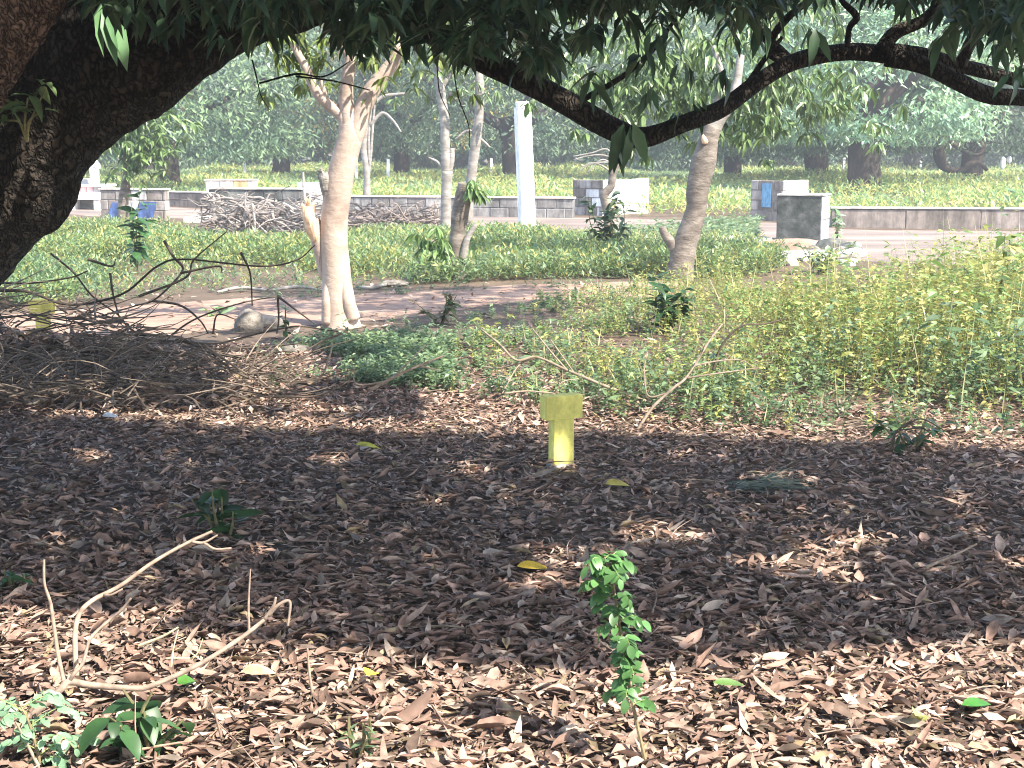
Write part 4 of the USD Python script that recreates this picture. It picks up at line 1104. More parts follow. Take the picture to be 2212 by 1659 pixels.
col = FARG[r.integers(0, len(FARG), n)] * 0.6 * r.uniform(0.6, 1.3, (n, 1)) * (0.8 + 0.5 * fbm(np.stack([x, y, z], -1) * 0.35, 2, 4))[:, None]
L = r.uniform(0.8, 1.5, n)
M("woodland", leaves(np.stack([x, y, z], -1), np.stack([np.cos(az), np.sin(az) * 0.5, r.uniform(-1, 0.3, n)], -1), np.array([0.2, -0.8, 0.7]) + r.normal(0, 0.5, (n, 3)), L, L * 0.5, 0.2, 0.2, col, 0), "far_leaf",
  label="continuous far belt of woodland closing the view behind the orchard", cat="woodland", kind="stuff")

# ------------------------------------------------------------------ block walls
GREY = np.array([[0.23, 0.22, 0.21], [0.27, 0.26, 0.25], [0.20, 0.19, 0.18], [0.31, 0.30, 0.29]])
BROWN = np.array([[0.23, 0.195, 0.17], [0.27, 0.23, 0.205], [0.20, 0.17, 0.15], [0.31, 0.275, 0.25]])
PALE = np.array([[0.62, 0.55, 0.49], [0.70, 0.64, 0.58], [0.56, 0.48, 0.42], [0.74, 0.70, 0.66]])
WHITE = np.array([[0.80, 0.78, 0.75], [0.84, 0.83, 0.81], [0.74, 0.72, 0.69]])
DARK = np.array([[0.085, 0.09, 0.085], [0.11, 0.115, 0.11], [0.14, 0.14, 0.135], [0.07, 0.072, 0.07]])


def course_wall(root, o, d, L, H, th, cols, seed, rows, bl=0.42, special=None, slope=0.0):
    """Blocks laid in courses from ground point o along unit direction d, thickness behind the face."""
    r = R(seed)
    d = unit(np.append(np.asarray(d, float)[:2], 0)); nrm = np.array([-d[1], d[0], 0])
    M("mortar", tintv(boxm(o + nrm * 0.014 + d * 0.012 - [0, 0, 0.15], d * (L - 0.024), nrm * (th - 0.028), [0, 0, H + 0.143]), cols.mean(0) * 0.85, 0.1, seed), "masonry", root)
    bh = H / rows
    for j in range(rows):
        s = -bl / 2 * (j % 2)
        while s < L - 0.02:
            a, b = max(s, 0), min(s + bl, L)
            if b - a > 0.04:
                k = r.random() * 0.012
                z0 = bh * j + (0.006 if j else -0.12)
                z1 = bh * (j + 1) - 0.006
                c = cols[r.integers(0, len(cols))] * r.uniform(0.82, 1.15)
                if special is not None:
                    q = special(a, b, j)
                    c = np.asarray(q) * r.uniform(0.9, 1.08) if q is not None else c
                M("block", tintv(boxm(o + d * (a + 0.006) + nrm * (k - 0.004) + [0, 0, z0], d * (b - a - 0.012), nrm * (th - k), [0, 0, z1 - z0], 0.012), c, 0.12, int(1000 * s) % 997 + j), "masonry", root)
            s += bl


# low wall pieces along the far side of the road
def low_wall(label, u0, v0, u1, v1, H, cols, seed, name="low_wall", rows=2, bl=0.42, th=0.22):
    a, b = G(u0, v0), G(u1, v1)
    root = T(name, label, "wall", a, None)
    L = np.linalg.norm(b - a)
    d = (b - a) / L
    course_wall(root, a, d, L, H, th, cols, seed, rows, bl)
    return root, a, d, L


def coping(root, a, d, L, H, th, mat="slab_concrete", over=0.02, t=0.035):
    nrm = np.array([-d[1], d[0], 0])
    M("coping", boxm(a - d * over - nrm * over + [0, 0, H + 0.002], d * (L + 2 * over), nrm * (th + 2 * over), [0, 0, t], 0.008), mat, root)


r1 = low_wall("low grey brown block wall left of the broken corner, beyond the pale slab", 350, 446, 455, 449, 0.36, BROWN, 201)
coping(*r1, 0.36, 0.22, "grey_concrete")
r2 = low_wall("long low grey block wall running behind the white pillar to the small hut", 745, 466, 1238, 472, 0.42, GREY * 1.05, 202)
coping(*r2, 0.42, 0.22)
r3 = low_wall("weathered low wall running off to the right from the dark block", 1795, 492, 2520, 496, 0.36, BROWN[:2] * 0.95, 203, rows=1, bl=1.4)
coping(*r3, 0.36, 0.22, "grey_concrete")

# wall with blue paint
a, b = G(218, 476), G(359, 478)
root = T("block_wall", "free standing block wall painted with two slanting blue stripes", "wall", a)
d = unit(b - a); L = np.linalg.norm(b - a)
course_wall(root, a, d, L, 0.64, 0.2, BROWN * 1.12, 210, 3, 0.36, lambda s, e, j: (0.62, 0.60, 0.58) if (0.38 < s < 0.8) else None)
coping(root, a, d, L, 0.64, 0.2)
nrm = np.array([-d[1], d[0], 0])
for s0, wdt, hh in ((0.13, 0.36, 0.38), (0.76, 0.44, 0.40)):
    f0 = a + d * s0 - nrm * 0.014
    sh = 0.16
    vv = np.array([f0 + [0, 0, 0.0], f0 + d * wdt, f0 + d * (wdt + sh * 0.7) + [0, 0, hh], f0 + d * sh + [0, 0, hh]])
    vv = np.vstack([vv, vv + nrm * 0.006])
    M("paint_stripe", tintv((vv, np.array([[0, 1, 2], [0, 2, 3], [4, 6, 5], [4, 7, 6], [0, 4, 5], [0, 5, 1], [1, 5, 6], [1, 6, 2], [2, 6, 7], [2, 7, 3], [3, 7, 4], [3, 4, 0]])), (0.10, 0.16, 0.36), 0.15, 3), "masonry", root)

# dark wall with light joints and the smaller one behind it
a, b = G(452, 478), G(652, 480)
root = T("block_wall", "dark grey block wall with pale joints behind the big heap of cut branches", "wall", a)
course_wall(root, a, unit(b - a), np.linalg.norm(b - a), 0.66, 0.2, DARK * 1.4, 211, 3, 0.4, lambda s, e, j: (0.55, 0.60, 0.60) if (j == 1 and 0.25 < s < 0.75) else None)
coping(root, a, unit(b - a), np.linalg.norm(b - a), 0.66, 0.2, "grey_concrete")
a, b = G(445, 446), G(556, 446)
root = T("block_wall", "pale patchy block wall with one orange block, above and behind the dark wall", "wall", a)
course_wall(root, a, unit(b - a), np.linalg.norm(b - a), 0.66, 0.2, PALE * 0.92, 212, 3, 0.36, lambda s, e, j: (0.62, 0.38, 0.20) if (j > 0 and 0.55 < s < 0.9) else None)
coping(root, a, unit(b - a), np.linalg.norm(b - a), 0.66, 0.2)
a, b = G(642, 452), G(696, 452)
root = T("block_wall", "short whitish block wall showing beside the split stub of the pale tree", "wall", a)
course_wall(root, a, unit(b - a), np.linalg.norm(b - a), 0.66, 0.2, WHITE * 0.8, 213, 3, 0.3)

# painted corner hut (left face in shade, right face in sun)
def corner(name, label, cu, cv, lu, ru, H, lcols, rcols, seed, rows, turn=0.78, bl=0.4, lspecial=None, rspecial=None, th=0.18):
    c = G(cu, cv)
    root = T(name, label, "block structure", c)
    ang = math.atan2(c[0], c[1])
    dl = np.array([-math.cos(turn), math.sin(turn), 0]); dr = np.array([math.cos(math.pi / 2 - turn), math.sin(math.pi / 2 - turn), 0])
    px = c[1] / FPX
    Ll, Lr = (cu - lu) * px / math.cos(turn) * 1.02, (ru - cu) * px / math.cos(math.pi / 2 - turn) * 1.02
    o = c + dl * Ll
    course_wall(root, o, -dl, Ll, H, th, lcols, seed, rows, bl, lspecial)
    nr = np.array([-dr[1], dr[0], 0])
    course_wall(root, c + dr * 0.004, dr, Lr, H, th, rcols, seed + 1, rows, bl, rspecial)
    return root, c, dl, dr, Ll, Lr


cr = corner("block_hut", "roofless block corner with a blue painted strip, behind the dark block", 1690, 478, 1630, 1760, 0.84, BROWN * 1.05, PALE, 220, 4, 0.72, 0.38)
root, c, dl, dr, Ll, Lr = cr
n_ = np.array([-dl[1], dl[0], 0]) * -1
n_ = unit(np.cross(dl, [0, 0, 1])); n_ = n_ if n_[1] < 0 else -n_
f0 = c + dl * (Ll * 0.36) + n_ * 0.014
M("paint_stripe", tintv(boxm(f0 + [0, 0, 0.28], dl * (Ll * 0.28), -n_ * 0.008, [0, 0, 0.5]), (0.16, 0.32, 0.46), 0.2, 4), "masonry", root)
# concrete slab lying left of the dark block
a = G(1500, 512)
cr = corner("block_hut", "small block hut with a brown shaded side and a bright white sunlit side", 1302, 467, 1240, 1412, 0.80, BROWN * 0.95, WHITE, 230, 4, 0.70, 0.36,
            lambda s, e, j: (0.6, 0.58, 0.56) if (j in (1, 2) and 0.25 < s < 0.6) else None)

# dark concrete block beside the road
c = G(1676, 524)
turn = 0.27
d = np.array([math.cos(-turn - 0.2), math.sin(-turn - 0.2), 0]); d = np.array([math.cos(0.42), -math.sin(0.42), 0])
nn_ = np.array([-d[1], d[0], 0])
root = T("dark_block", "dark stained upright concrete block with a pale cap edge beside the dirt road", "block structure", c)
Wd, Dp, Hh = 0.72, 0.62, 0.76
M("body", boxm(c - [0, 0, 0.1], d * Wd, nn_ * Dp, [0, 0, Hh + 0.1], 0.012), "dark_block", root)
for j in range(2):
    for i in range(2):
        o = c + d * (Wd - 0.004) + nn_ * (0.004 + i * (Dp / 2)) + [0, 0, 0.004 + j * Hh / 2]
        M("block", tintv(boxm(o, d * 0.02, nn_ * (Dp / 2 - 0.01), [0, 0, Hh / 2 - 0.012], 0.006), (0.46, 0.45, 0.47), 0.1, i + j * 3), "masonry", root)
M("coping", boxm(c - d * 0.01 - nn_ * 0.01 + [0, 0, Hh + 0.002], d * (Wd + 0.04), nn_ * (Dp + 0.03), [0, 0, 0.03], 0.006), "grey_concrete", root)
# low kerb slab left of it
a = G(1500, 522); b = G(1672, 528)
M("kerb_slab", boxm(a - [0, 0, 0.05], b - a, np.array([0.05, 0.9, 0]), [0, 0, 0.12], 0.015), "grey_concrete", label="flat grey concrete slab lying left of the dark block", cat="slab")

# broken slabs and rubble in front
def rock_mesh(c, s, seed, sq=0.6, sub_=2):
    import trimesh
    m = trimesh.creation.icosphere(sub_, 1.0)
    v = np.array(m.vertices)
    v = v * (0.75 + 0.5 * fbm(v * 1.6 + seed, 3, seed))[:, None]
    return v * np.asarray(s) + c, np.array(m.faces)


rb = T("rubble_heap", "heap of broken white concrete slabs and earth in front of the dark block", "rubble", G(1740, 560))
r = R(240)
for i, (u, v, l, w, h, az, mt) in enumerate([(1690, 566, 0.95, 0.26, 0.06, 0.35, "old_plaster"), (1735, 556, 0.9, 0.2, 0.05, 0.30, "old_plaster"), (1790, 562, 0.6, 0.25, 0.07, -0.1, "old_plaster"), (1660, 572, 0.7, 0.2, 0.05, 0.25, "old_plaster"),
                                             (1770, 566, 0.45, 0.2, 0.06, 0.1, "slab_concrete"), (1822, 548, 0.5, 0.3, 0.07, -0.25, "grey_concrete"), (1855, 560, 0.3, 0.2, 0.08, 0.5, "slab_concrete"), (1835, 575, 0.25, 0.12, 0.06, 0.2, "old_plaster")]):
    g = G(u, v)
    dx = np.array([math.cos(az), math.sin(az), r.uniform(-0.05, 0.12)]); dy = np.array([-math.sin(az), math.cos(az), r.uniform(0.0, 0.25)])
    M("slab", boxm(g - dx * l / 2 + [0, 0, 0.02], dx * l, dy * w, [0.0, 0.02, h], 0.012), mt, rb)
M("earth_mound", rock_mesh(G(1725, 540) + [0, 0, -0.03], (0.6, 0.35, 0.22), 4), "red_earth", rb, smooth=True)
for k_, (u, v, sc_) in enumerate(((1800, 545, (0.3, 0.2, 0.2)), (1835, 548, (0.22, 0.16, 0.15)), (1770, 545, (0.18, 0.15, 0.1)))):
    M("chunk", rock_mesh(G(u, v) + [0, 0, 0.02], sc_, 50 + k_), "dark_block", rb)
for i in range(9):
    M("chunk", rock_mesh(G(r.uniform(1650, 1870), r.uniform(545, 580)) + [0, 0, 0.03], r.uniform(0.05, 0.13, 3), 20 + i, sub_=1), "stone" if i % 2 else "slab_concrete", rb)

# sunlit slab in front of the left low wall
a = G(395, 482)
M("concrete_slab", boxm(a - [0, 0, 0.04], G(446, 482) - a + [0.15, 0, 0], np.array([0.12, 3.2, 0.0]), [0, 0, 0.16], 0.02), "slab_concrete", label="pale sunlit concrete slab lying between the blue painted wall and the dark wall", cat="slab")

# white pillar
c = P(1130, 497, 26.0) * [1, 1, 0]
root = T("white_pillar", "tall white square pillar standing alone on the grass verge", "pillar", c)
d = np.array([math.cos(0.30), math.sin(0.30), 0]); nn_ = np.array([-d[1], d[0], 0])
W_ = 0.265
lean = np.array([0.06, 0, 0])
M("shaft", boxm(c + lean * 0 - [0, 0, 0.2], d * W_, nn_ * W_, np.array([-0.10, 0, 2.46]), 0.012), "white_plaster", root)
M("top_block", boxm(c + np.array([-0.094, 0, 2.262]) + d * 0.02 + nn_ * 0.02, d * (W_ - 0.05), nn_ * (W_ - 0.05), np.array([-0.01, 0, 0.10]), 0.012), "white_plaster", root)
M("base", boxm(c - d * 0.14 - nn_ * 0.08 - [0, 0, 0.1], d * (W_ + 0.2), nn_ * (W_ + 0.16), [0, 0, 0.2], 0.02), "white_plaster", root)

# ------------------------------------------------------------------ altar and statue (left)
Y = 34.0
c = P(195, 470, Y) * [1, 1, 0]
px = Y / FPX
al = T("altar", "stepped white altar of blocks with a ledge and painted base under the statue", "altar", c)
X0 = lambda u: (u - 1106) * px
Z0 = lambda v: P(1106, v, Y)[2]
zf = 0.0
zs, zt, zl = Z0(432), Z0(416), Z0(401)
for ua, ub in ((132, 150), (152, 166), (208, 222)):
    M("leg", boxm([X0(ua), Y + 0.02, -0.1], [X0(ub) - X0(ua), 0, 0], [0, 0.5, 0], [0, 0, zs + 0.1], 0.012), "white_plaster", al)
M("slab", boxm([X0(130), Y - 0.02, zs + 0.002], [X0(238) - X0(130), 0, 0], [0, 0.75, 0], [0, 0, zt - zs], 0.015), "white_plaster", al)
for k, (ua, ub, col) in enumerate(((165, 178, (0.8, 0.78, 0.76)), (178.4, 192, (0.75, 0.45, 0.45)), (192.4, 206, (0.82, 0.55, 0.55)), (206.4, 222, (0.45, 0.42, 0.42)), (222.4, 236, (0.78, 0.5, 0.5)))):
    M("panel", tintv(boxm([X0(ua), Y + 0.12, zt + 0.004], [X0(ub) - X0(ua) - 0.006, 0, 0], [0, 0.4, 0], [0, 0, zl - zt - 0.03], 0.008), col), "masonry", al)
M("ledge", boxm([X0(160), Y + 0.05, zl - 0.024], [X0(246) - X0(160), 0, 0], [0, 0.55, 0], [0, 0, 0.05], 0.01), "white_plaster", al)
M("back_block", boxm([X0(150), Y + 0.62, -0.1], [X0(200) - X0(150), 0, 0], [0, 0.3, 0], [0, 0, zl + 0.25], 0.012), "grey_concrete", al)

sx, sy, sz = X0(206), Y + 0.3, zl + 0.026
st = T("statue", "white draped standing statue with a veiled head on the altar", "statue", (sx, sy, sz))


def loft(rings, nseg=28, seed=0, fold=0.0):
    """rings: (z, cx, cy, rx, ry) bottom to top."""
    ang = np.arange(nseg) * 2 * np.pi / nseg
    v = []
    for (z, cx_, cy_, rx, ry) in rings:
        w = 1 + fold * np.sin(ang * 7 + 3 * z) * (1 if rx > 0.05 else 0)
        v.append(np.stack([sx + cx_ + rx * np.cos(ang) * w, sy + cy_ + ry * np.sin(ang) * w, np.full(nseg, sz + z)], -1))
    n = len(v); v = np.vstack(v)
    i, j = np.meshgrid(np.arange(n - 1), np.arange(nseg), indexing="ij")
    a = (i * nseg + j).ravel(); b = (i * nseg + (j + 1) % nseg).ravel()
    f = np.vstack([np.stack([a, b, b + nseg], 1), np.stack([a, b + nseg, a + nseg], 1)])
    v = np.vstack([v, v[:nseg].mean(0), v[-nseg:].mean(0)])
    jj = np.arange(nseg)
    f = np.vstack([f, np.stack([np.full(nseg, len(v) - 2), (jj + 1) % nseg, jj], 1), np.stack([np.full(nseg, len(v) - 1), (n - 1) * nseg + jj, (n - 1) * nseg + (jj + 1) % nseg], 1)])
    return v, f


q = 0.76 / 1.0
M("robe", loft([(0, 0, 0, .125 * q, .1 * q), (.03, 0, 0, .13 * q, .105 * q), (.2 * q, 0, 0, .135 * q, .10 * q), (.42 * q, 0, 0, .15 * q, .105 * q), (.58 * q, 0, 0, .165 * q, .11 * q), (.68 * q, 0, 0, .155 * q, .10 * q), (.75 * q, 0, 0, .11 * q, .085 * q), (.80 * q, 0, 0, .055 * q, .05 * q), (.83 * q, 0, 0, .045 * q, .045 * q)], fold=0.06), "white_plaster", st, smooth=True)
M("head", loft([(.80 * q, 0, -.01, .035 * q, .04 * q), (.84 * q, 0, -.015, .055 * q, .06 * q), (.89 * q, 0, -.015, .06 * q, .068 * q), (.94 * q, 0, -.01, .055 * q, .06 * q), (.975 * q, 0, 0, .03 * q, .035 * q)]), "white_plaster", st, smooth=True)
M("veil", loft([(.62 * q, 0, .035, .13 * q, .085 * q), (.75 * q, 0, .03, .105 * q, .08 * q), (.86 * q, .0, .02, .075 * q, .072 * q), (.95 * q, 0, .012, .066 * q, .066 * q), (1.0 * q, 0, .005, .035 * q, .04 * q), (1.05 * q, .005, 0, .006, .008)], fold=0.04), "white_plaster", st, smooth=True)
for s in (-1, 1):
    pts = np.array([[sx + s * .15 * q, sy - .01, sz + .66 * q], [sx + s * .17 * q, sy - .05, sz + .52 * q], [sx + s * .02 * q, sy - .13 * q, sz + .60 * q]])
    M("arm", tube(pts, [.045 * q, .042 * q, .028 * q], sides=10, n=12), "white_plaster", st, smooth=True)

# white posts in the meadow
for i, (u, v, h, label) in enumerate([(770, 398, 1.35, "thin white fence post nearest the sunlit pale tree"), (838, 398, 1.0, "short pale fence post between the bare tree and the tallest white post"), (881, 384, 1.3, "tallest white fence post in the meadow left of the two grey trees"),
                                      (968, 398, 0.7, "stubby white post just behind the forked grey tree"), (1062, 384, 0.9, "thin white fence post in the meadow left of the white pillar"), (1822, 392, 1.0, "white post beside the left flank of the thick mango trunk"), (1988, 355, 0.9, "white post in the far meadow right of the thick mango trunk"), (530, 388, 1.0, "white fence post in the meadow above the pale patchy wall")]):
    g = G(u, max(v, 372))
    root = T("fence_post", label, "post", g, "thin white posts standing in the meadow")
    M("post", boxm(g - [0.06, 0, 0.1], [0.12, 0.01, 0], [-0.01, 0.12, 0], [r.uniform(-.03, .03), 0, h + 0.1], 0.012), "white_plaster", root)
g = P(2166, 352, 50)
wb = T("white_bundle", "small white cloth bundle caught on the low limb at the far right", "cloth", g)
M("cloth", rock_mesh(g, (0.10, 0.10, 0.22), 3), "white_plaster", wb, smooth=True)
M("cloth", rock_mesh(g + [0.22, 0, 0.12], (0.09, 0.08, 0.12), 5), "white_plaster", wb, smooth=True)

# ------------------------------------------------------------------ rocks
def rock(label, u, v, s, seed, mat="stone"):
    g = G(u, v)
    root = M("rock", rock_mesh(g + [0, 0, s[2] * 0.35], s, seed, sub_=3), mat, label=label, cat="rock", smooth=True)


rock("rounded grey brown rock at the edge of the red path left of the pale tree", 538, 716, (0.13, 0.11, 0.14), 3)
rock("long pale low rock touching the rounded one by the red path", 582, 708, (0.14, 0.10, 0.075), 6)
rock("small dusty rock on the litter in front of the pale tree", 640, 766, (0.12, 0.08, 0.06), 9)
rock("flat pale stone on the grass edge right of the pale tree", 852, 616, (0.16, 0.09, 0.045), 12)
rock("small round stone on the litter before the brush heap", 680, 762, (0.06, 0.05, 0.04), 15)

# exposed roots on the path
for label, pts in (("grey root snaking along the far edge of the red path left of the pale tree", [(470, 634, 0), (520, 628, 0), (580, 630, 0), (640, 626, 0), (690, 628, 0)]), ("grey root on the far edge of the red path right of the pale tree", [(770, 622, 0), (800, 628, 0), (830, 618, 0), (880, 612, 0)])):
    w = np.array([G(u, v) + [0, 0, 0.015 + 0.02 * (i % 2)] for i, (u, v, _) in enumerate(pts)])
    M("tree_root", tube(w, [0.014, 0.02, 0.017, 0.02, 0.008][:len(w)], sides=8, n=26, rough=0.2, rscale=9), "bark_grey", label=label, cat="root", smooth=True)

# ------------------------------------------------------------------ dead branches and twigs
TW, TWD, TWP = (0.30, 0.23, 0.175), (0.09, 0.07, 0.052), (0.29, 0.215, 0.165)


def dead_branch(name, label, main, subs, col, y, rp, cat="dead branch", group=None):
    """main and subs: lists of (u, v[, y]) grid points."""
    full = lambda pts: [(p[0], p[1], p[2] if len(p) > 2 else y) for p in pts]
    m = full(main)
    root = T(name, label, cat, P(*m[0]) * [1, 1, 0], group)
    M("stem", tintv(limb(m, np.linspace(rp, rp * 0.5, len(m)), sides=9, n=len(m) * 6, rough=0.10, rscale=25, seed=int(m[0][0]) % 99), col, 0.2, 1), "twig_wood", root, smooth=True)
    for s in subs:
        s = full(s)
        M("twig", tintv(limb(s, np.linspace(rp * 0.55, rp * 0.3, len(s)), sides=7, n=len(s) * 5, rough=0.08, rscale=25, seed=int(s[0][1]) % 99), col, 0.2, 2), "twig_wood", root, smooth=True)
    return root


# centre, behind the yellow post
dead_branch("dead_branch", "curved dead branch arching over the weeds behind the yellow marker post", [(1405, 872, 8.3), (1350, 850, 8.3), (1292, 828, 8.3), (1225, 800, 8.4), (1160, 772, 8.5), (1115, 778, 8.5), (1080, 745, 8.6), (1040, 712, 8.8)],
            [[(1160, 772, 8.5), (1120, 790, 8.5), (1085, 850, 8.3)], [(1225, 800, 8.4), (1190, 760, 8.5), (1150, 710, 8.7)], [(1240, 806, 8.4), (1215, 770, 8.6), (1190, 735, 8.7)], [(1120, 785, 8.5), (1080, 795, 8.6), (1045, 792, 8.6)]], (0.24, 0.19, 0.14), 8.4, 4.2)
dead_branch("dead_branch", "straight forked dead branch leaning up out of the litter right of the yellow post", [(1372, 936, 7.6), (1410, 880, 7.7), (1455, 838, 7.8), (1485, 812, 7.9), (1530, 740, 8.3), (1560, 700, 8.5)],
            [[(1475, 818, 7.9), (1540, 808, 7.9), (1600, 800, 8.0), (1640, 795, 8.0)], [(1500, 790, 8.0), (1550, 780, 8.1), (1600, 778, 8.2), (1630, 795, 8.2)], [(1485, 812, 7.9), (1510, 775, 8.0), (1525, 740, 8.0)], [(1440, 850, 7.8), (1400, 855, 7.8), (1392, 800, 7.9), (1398, 760, 8.0)]], (0.20, 0.155, 0.12), 7.8, 3.8)
dead_branch("dead_branch", "thin dead stick standing in the weeds right of the dark shrub", [(1540, 800, 8.6), (1560, 745, 8.6), (1600, 705, 8.6), (1650, 700, 8.6), (1700, 688, 8.6)], [[(1600, 705, 8.6), (1620, 680, 8.6)]], TWD, 8.6, 3)
dead_branch("dead_branch", "dark curved twig standing at the shaded edge of the right hand weeds", [(1928, 970, 6.9), (1935, 935, 6.9), (1970, 908, 6.9)], [[(1940, 930, 6.9), (2000, 922, 6.9)], [(1950, 925, 6.9), (1990, 905, 6.9), (2040, 930, 6.9)]], TWD, 6.9, 4)
dead_branch("dead_branch", "pale forked stick lying among the low weeds left of the yellow post", [(800, 842, 8.6), (850, 815, 8.6), (900, 792, 8.6), (960, 768, 8.6)], [[(850, 815, 8.6), (890, 775, 8.6), (920, 745, 8.7)], [(905, 790, 8.6), (950, 800, 8.6)], [(830, 825, 8.6), (770, 830, 8.6), (765, 795, 8.6)]], TW, 8.6, 4)
dead_branch("dead_branch", "upright forked stick standing in litter below the pale tree", [(640, 840, 8.9), (690, 818, 8.9), (712, 770, 8.9), (718, 740, 8.9)], [[(690, 818, 8.9), (660, 825, 8.9), (640, 800, 8.9)]], TW, 8.9, 3.2)
dead_branch("dead_branch", "thin dead twig arching out of the litter above the yellow post's head", [(1090, 850, 8.0), (1140, 845, 8.0), (1200, 850, 8.0)], [[(1200, 850, 8.0), (1215, 825, 8.0), (1250, 818, 8.1)]], TW, 8.0, 2.5)

# foreground twigs
dead_branch("fallen_branch", "fallen forked branch lying on the sunlit litter in the near foreground", [(70, 1545, 3.55), (130, 1490, 3.6), (150, 1473, 3.62), (200, 1480, 3.66), (290, 1487, 3.68), (330, 1480, 3.7), (430, 1435, 3.75), (520, 1378, 3.85), (572, 1338, 3.9)],
            [[(572, 1338, 3.9), (590, 1310, 3.9), (596, 1290, 3.9)], [(580, 1330, 3.9), (600, 1308, 3.9), (626, 1300, 3.9), (622, 1352, 3.88)], [(150, 1473, 3.62), (160, 1455, 3.62), (180, 1430, 3.65), (195, 1380, 3.7), (230, 1345, 3.75), (262, 1318, 3.75), (283, 1292, 3.75)]], (0.25, 0.19, 0.15), 3.7, 9)
dead_branch("bent_twig", "long bent pale twig arching up from the forked branch into the sun", [(165, 1460, 3.75), (162, 1380, 3.8), (170, 1330, 3.85), (198, 1298, 3.9), (260, 1265, 3.95), (330, 1215, 4.0), (400, 1175, 4.05), (458, 1148, 4.1)],
            [[(415, 1170, 4.05), (440, 1172, 4.05), (470, 1156, 4.05)], [(440, 1172, 4.05), (465, 1186, 4.05), (500, 1184, 4.05)], [(225, 1285, 3.92), (240, 1285, 3.9), (265, 1272, 3.9)]], TWP, 3.9, 6.5)
dead_branch("twig", "upright kinked twig near the left edge of the foreground", [(138, 1472, 3.7), (125, 1410, 3.75), (112, 1320, 3.8), (107, 1295, 3.8), (96, 1260, 3.8), (95, 1209, 3.8)], [], TWP, 3.8, 5)
dead_branch("twig", "thin straight twig standing upright in the shade beyond the forked branch", [(538, 1368, 4.05), (537, 1300, 4.05), (541, 1230, 4.05)], [[(538, 1345, 4.05), (530, 1320, 4.05)]], TWP, 4.05, 3.2)
dead_branch("twig", "short leaning twig standing in the sun by itself right of the forked branch", [(675, 1500, 3.75), (668, 1450, 3.75), (664, 1400, 3.75)], [], TW, 3.75, 4)
dead_branch("twig", "straw coloured broken twigs lying crossed in the sun behind the forked branch", [(300, 1395, 3.95), (350, 1375, 3.95), (385, 1355, 3.95)], [[(375, 1422, 3.9), (420, 1418, 3.9), (438, 1380, 3.9)], [(405, 1405, 3.9), (440, 1430, 3.88)], [(370, 1440, 3.88), (375, 1400, 3.9), (385, 1360, 3.92)]], (0.60, 0.52, 0.32), 3.9, 3.6)
dead_branch("twig", "dark thin twig standing on the litter right of the big leaved plant", [(480, 1600, 3.5), (465, 1545, 3.5), (450, 1505, 3.5)], [[(470, 1560, 3.5), (510, 1600, 3.5), (540, 1630, 3.45)]], (0.2, 0.14, 0.11), 3.5, 3)
dead_branch("twig", "reddish straight twig lying across the broad leaved plant", [(290, 1622, 3.38), (340, 1612, 3.38), (415, 1600, 3.38)], [[(295, 1618, 3.38), (292, 1560, 3.4), (293, 1500, 3.42)]], (0.38, 0.22, 0.16), 3.38, 4)
dead_branch("twig", "brown twig leaning in the lower left corner by the feathery plant", [(90, 1668, 3.36), (60, 1610, 3.36), (32, 1555, 3.36)], [], TW, 3.36, 4.5)
dead_branch("twig", "slender twig lying on the litter at the shaded right side", [(2000, 1225, 4.9), (2060, 1200, 4.95), (2110, 1175, 5.0)], [], TW, 4.9, 4)
dead_branch("twig", "long thin straw lying in the shade between the vine and the forked branch", [(800, 1395, 4.3), (860, 1360, 4.35), (960, 1352, 4.35), (1040, 1362, 4.35)], [], (0.22, 0.18, 0.13), 4.3, 3)

# brush heap at left
r = R(301)
bh_ = T("brush_heap", "large tangled heap of dry dead branches and leaves at the left", "brush heap", G(120, 830))
lines = [[(-20, 628), (60, 630), (130, 655), (190, 655), (270, 632), (340, 575), (400, 560), (560, 575), (640, 562), (680, 530)],
         [(110, 548), (160, 590), (200, 640), (265, 690), (280, 740)], [(238, 590), (245, 640), (262, 700)], [(355, 520), (375, 555), (395, 580), (375, 610), (330, 650), (290, 660)],
         [(-20, 690), (80, 680), (180, 690), (260, 670), (330, 650)], [(330, 650), (390, 660), (430, 690), (450, 720)], [(350, 740), (420, 690), (520, 655), (600, 640)], [(600, 640), (602, 690), (598, 720)],
         [(600, 640), (640, 670), (680, 700)], [(-20, 740), (100, 712), (200, 690)], [(200, 740), (330, 735), (460, 742), (560, 720), (640, 705), (700, 712), (760, 720)], [(250, 722), (380, 728), (440, 752), (560, 750), (650, 742)],
         [(-20, 610), (60, 612), (150, 600), (190, 585)], [(190, 560), (240, 575), (250, 560)], [(390, 590), (470, 575), (480, 590)], [(520, 545), (540, 590), (545, 660)], [(300, 640), (400, 600), (420, 560), (490, 500)],
         [(440, 745), (520, 800), (600, 840)], [(740, 720), (700, 735), (640, 770)], [(460, 720), (470, 680), (510, 690)], [(10, 845), (90, 850), (160, 842), (230, 780), (290, 720)], [(230, 845), (290, 860), (370, 868)], [(60, 790), (160, 760), (320, 750)], [(10, 760), (40, 725), (90, 740)],
         [(430, 830), (470, 800), (540, 790)], [(500, 850), (540, 800), (560, 745)], [(560, 820), (600, 850), (640, 870)]]
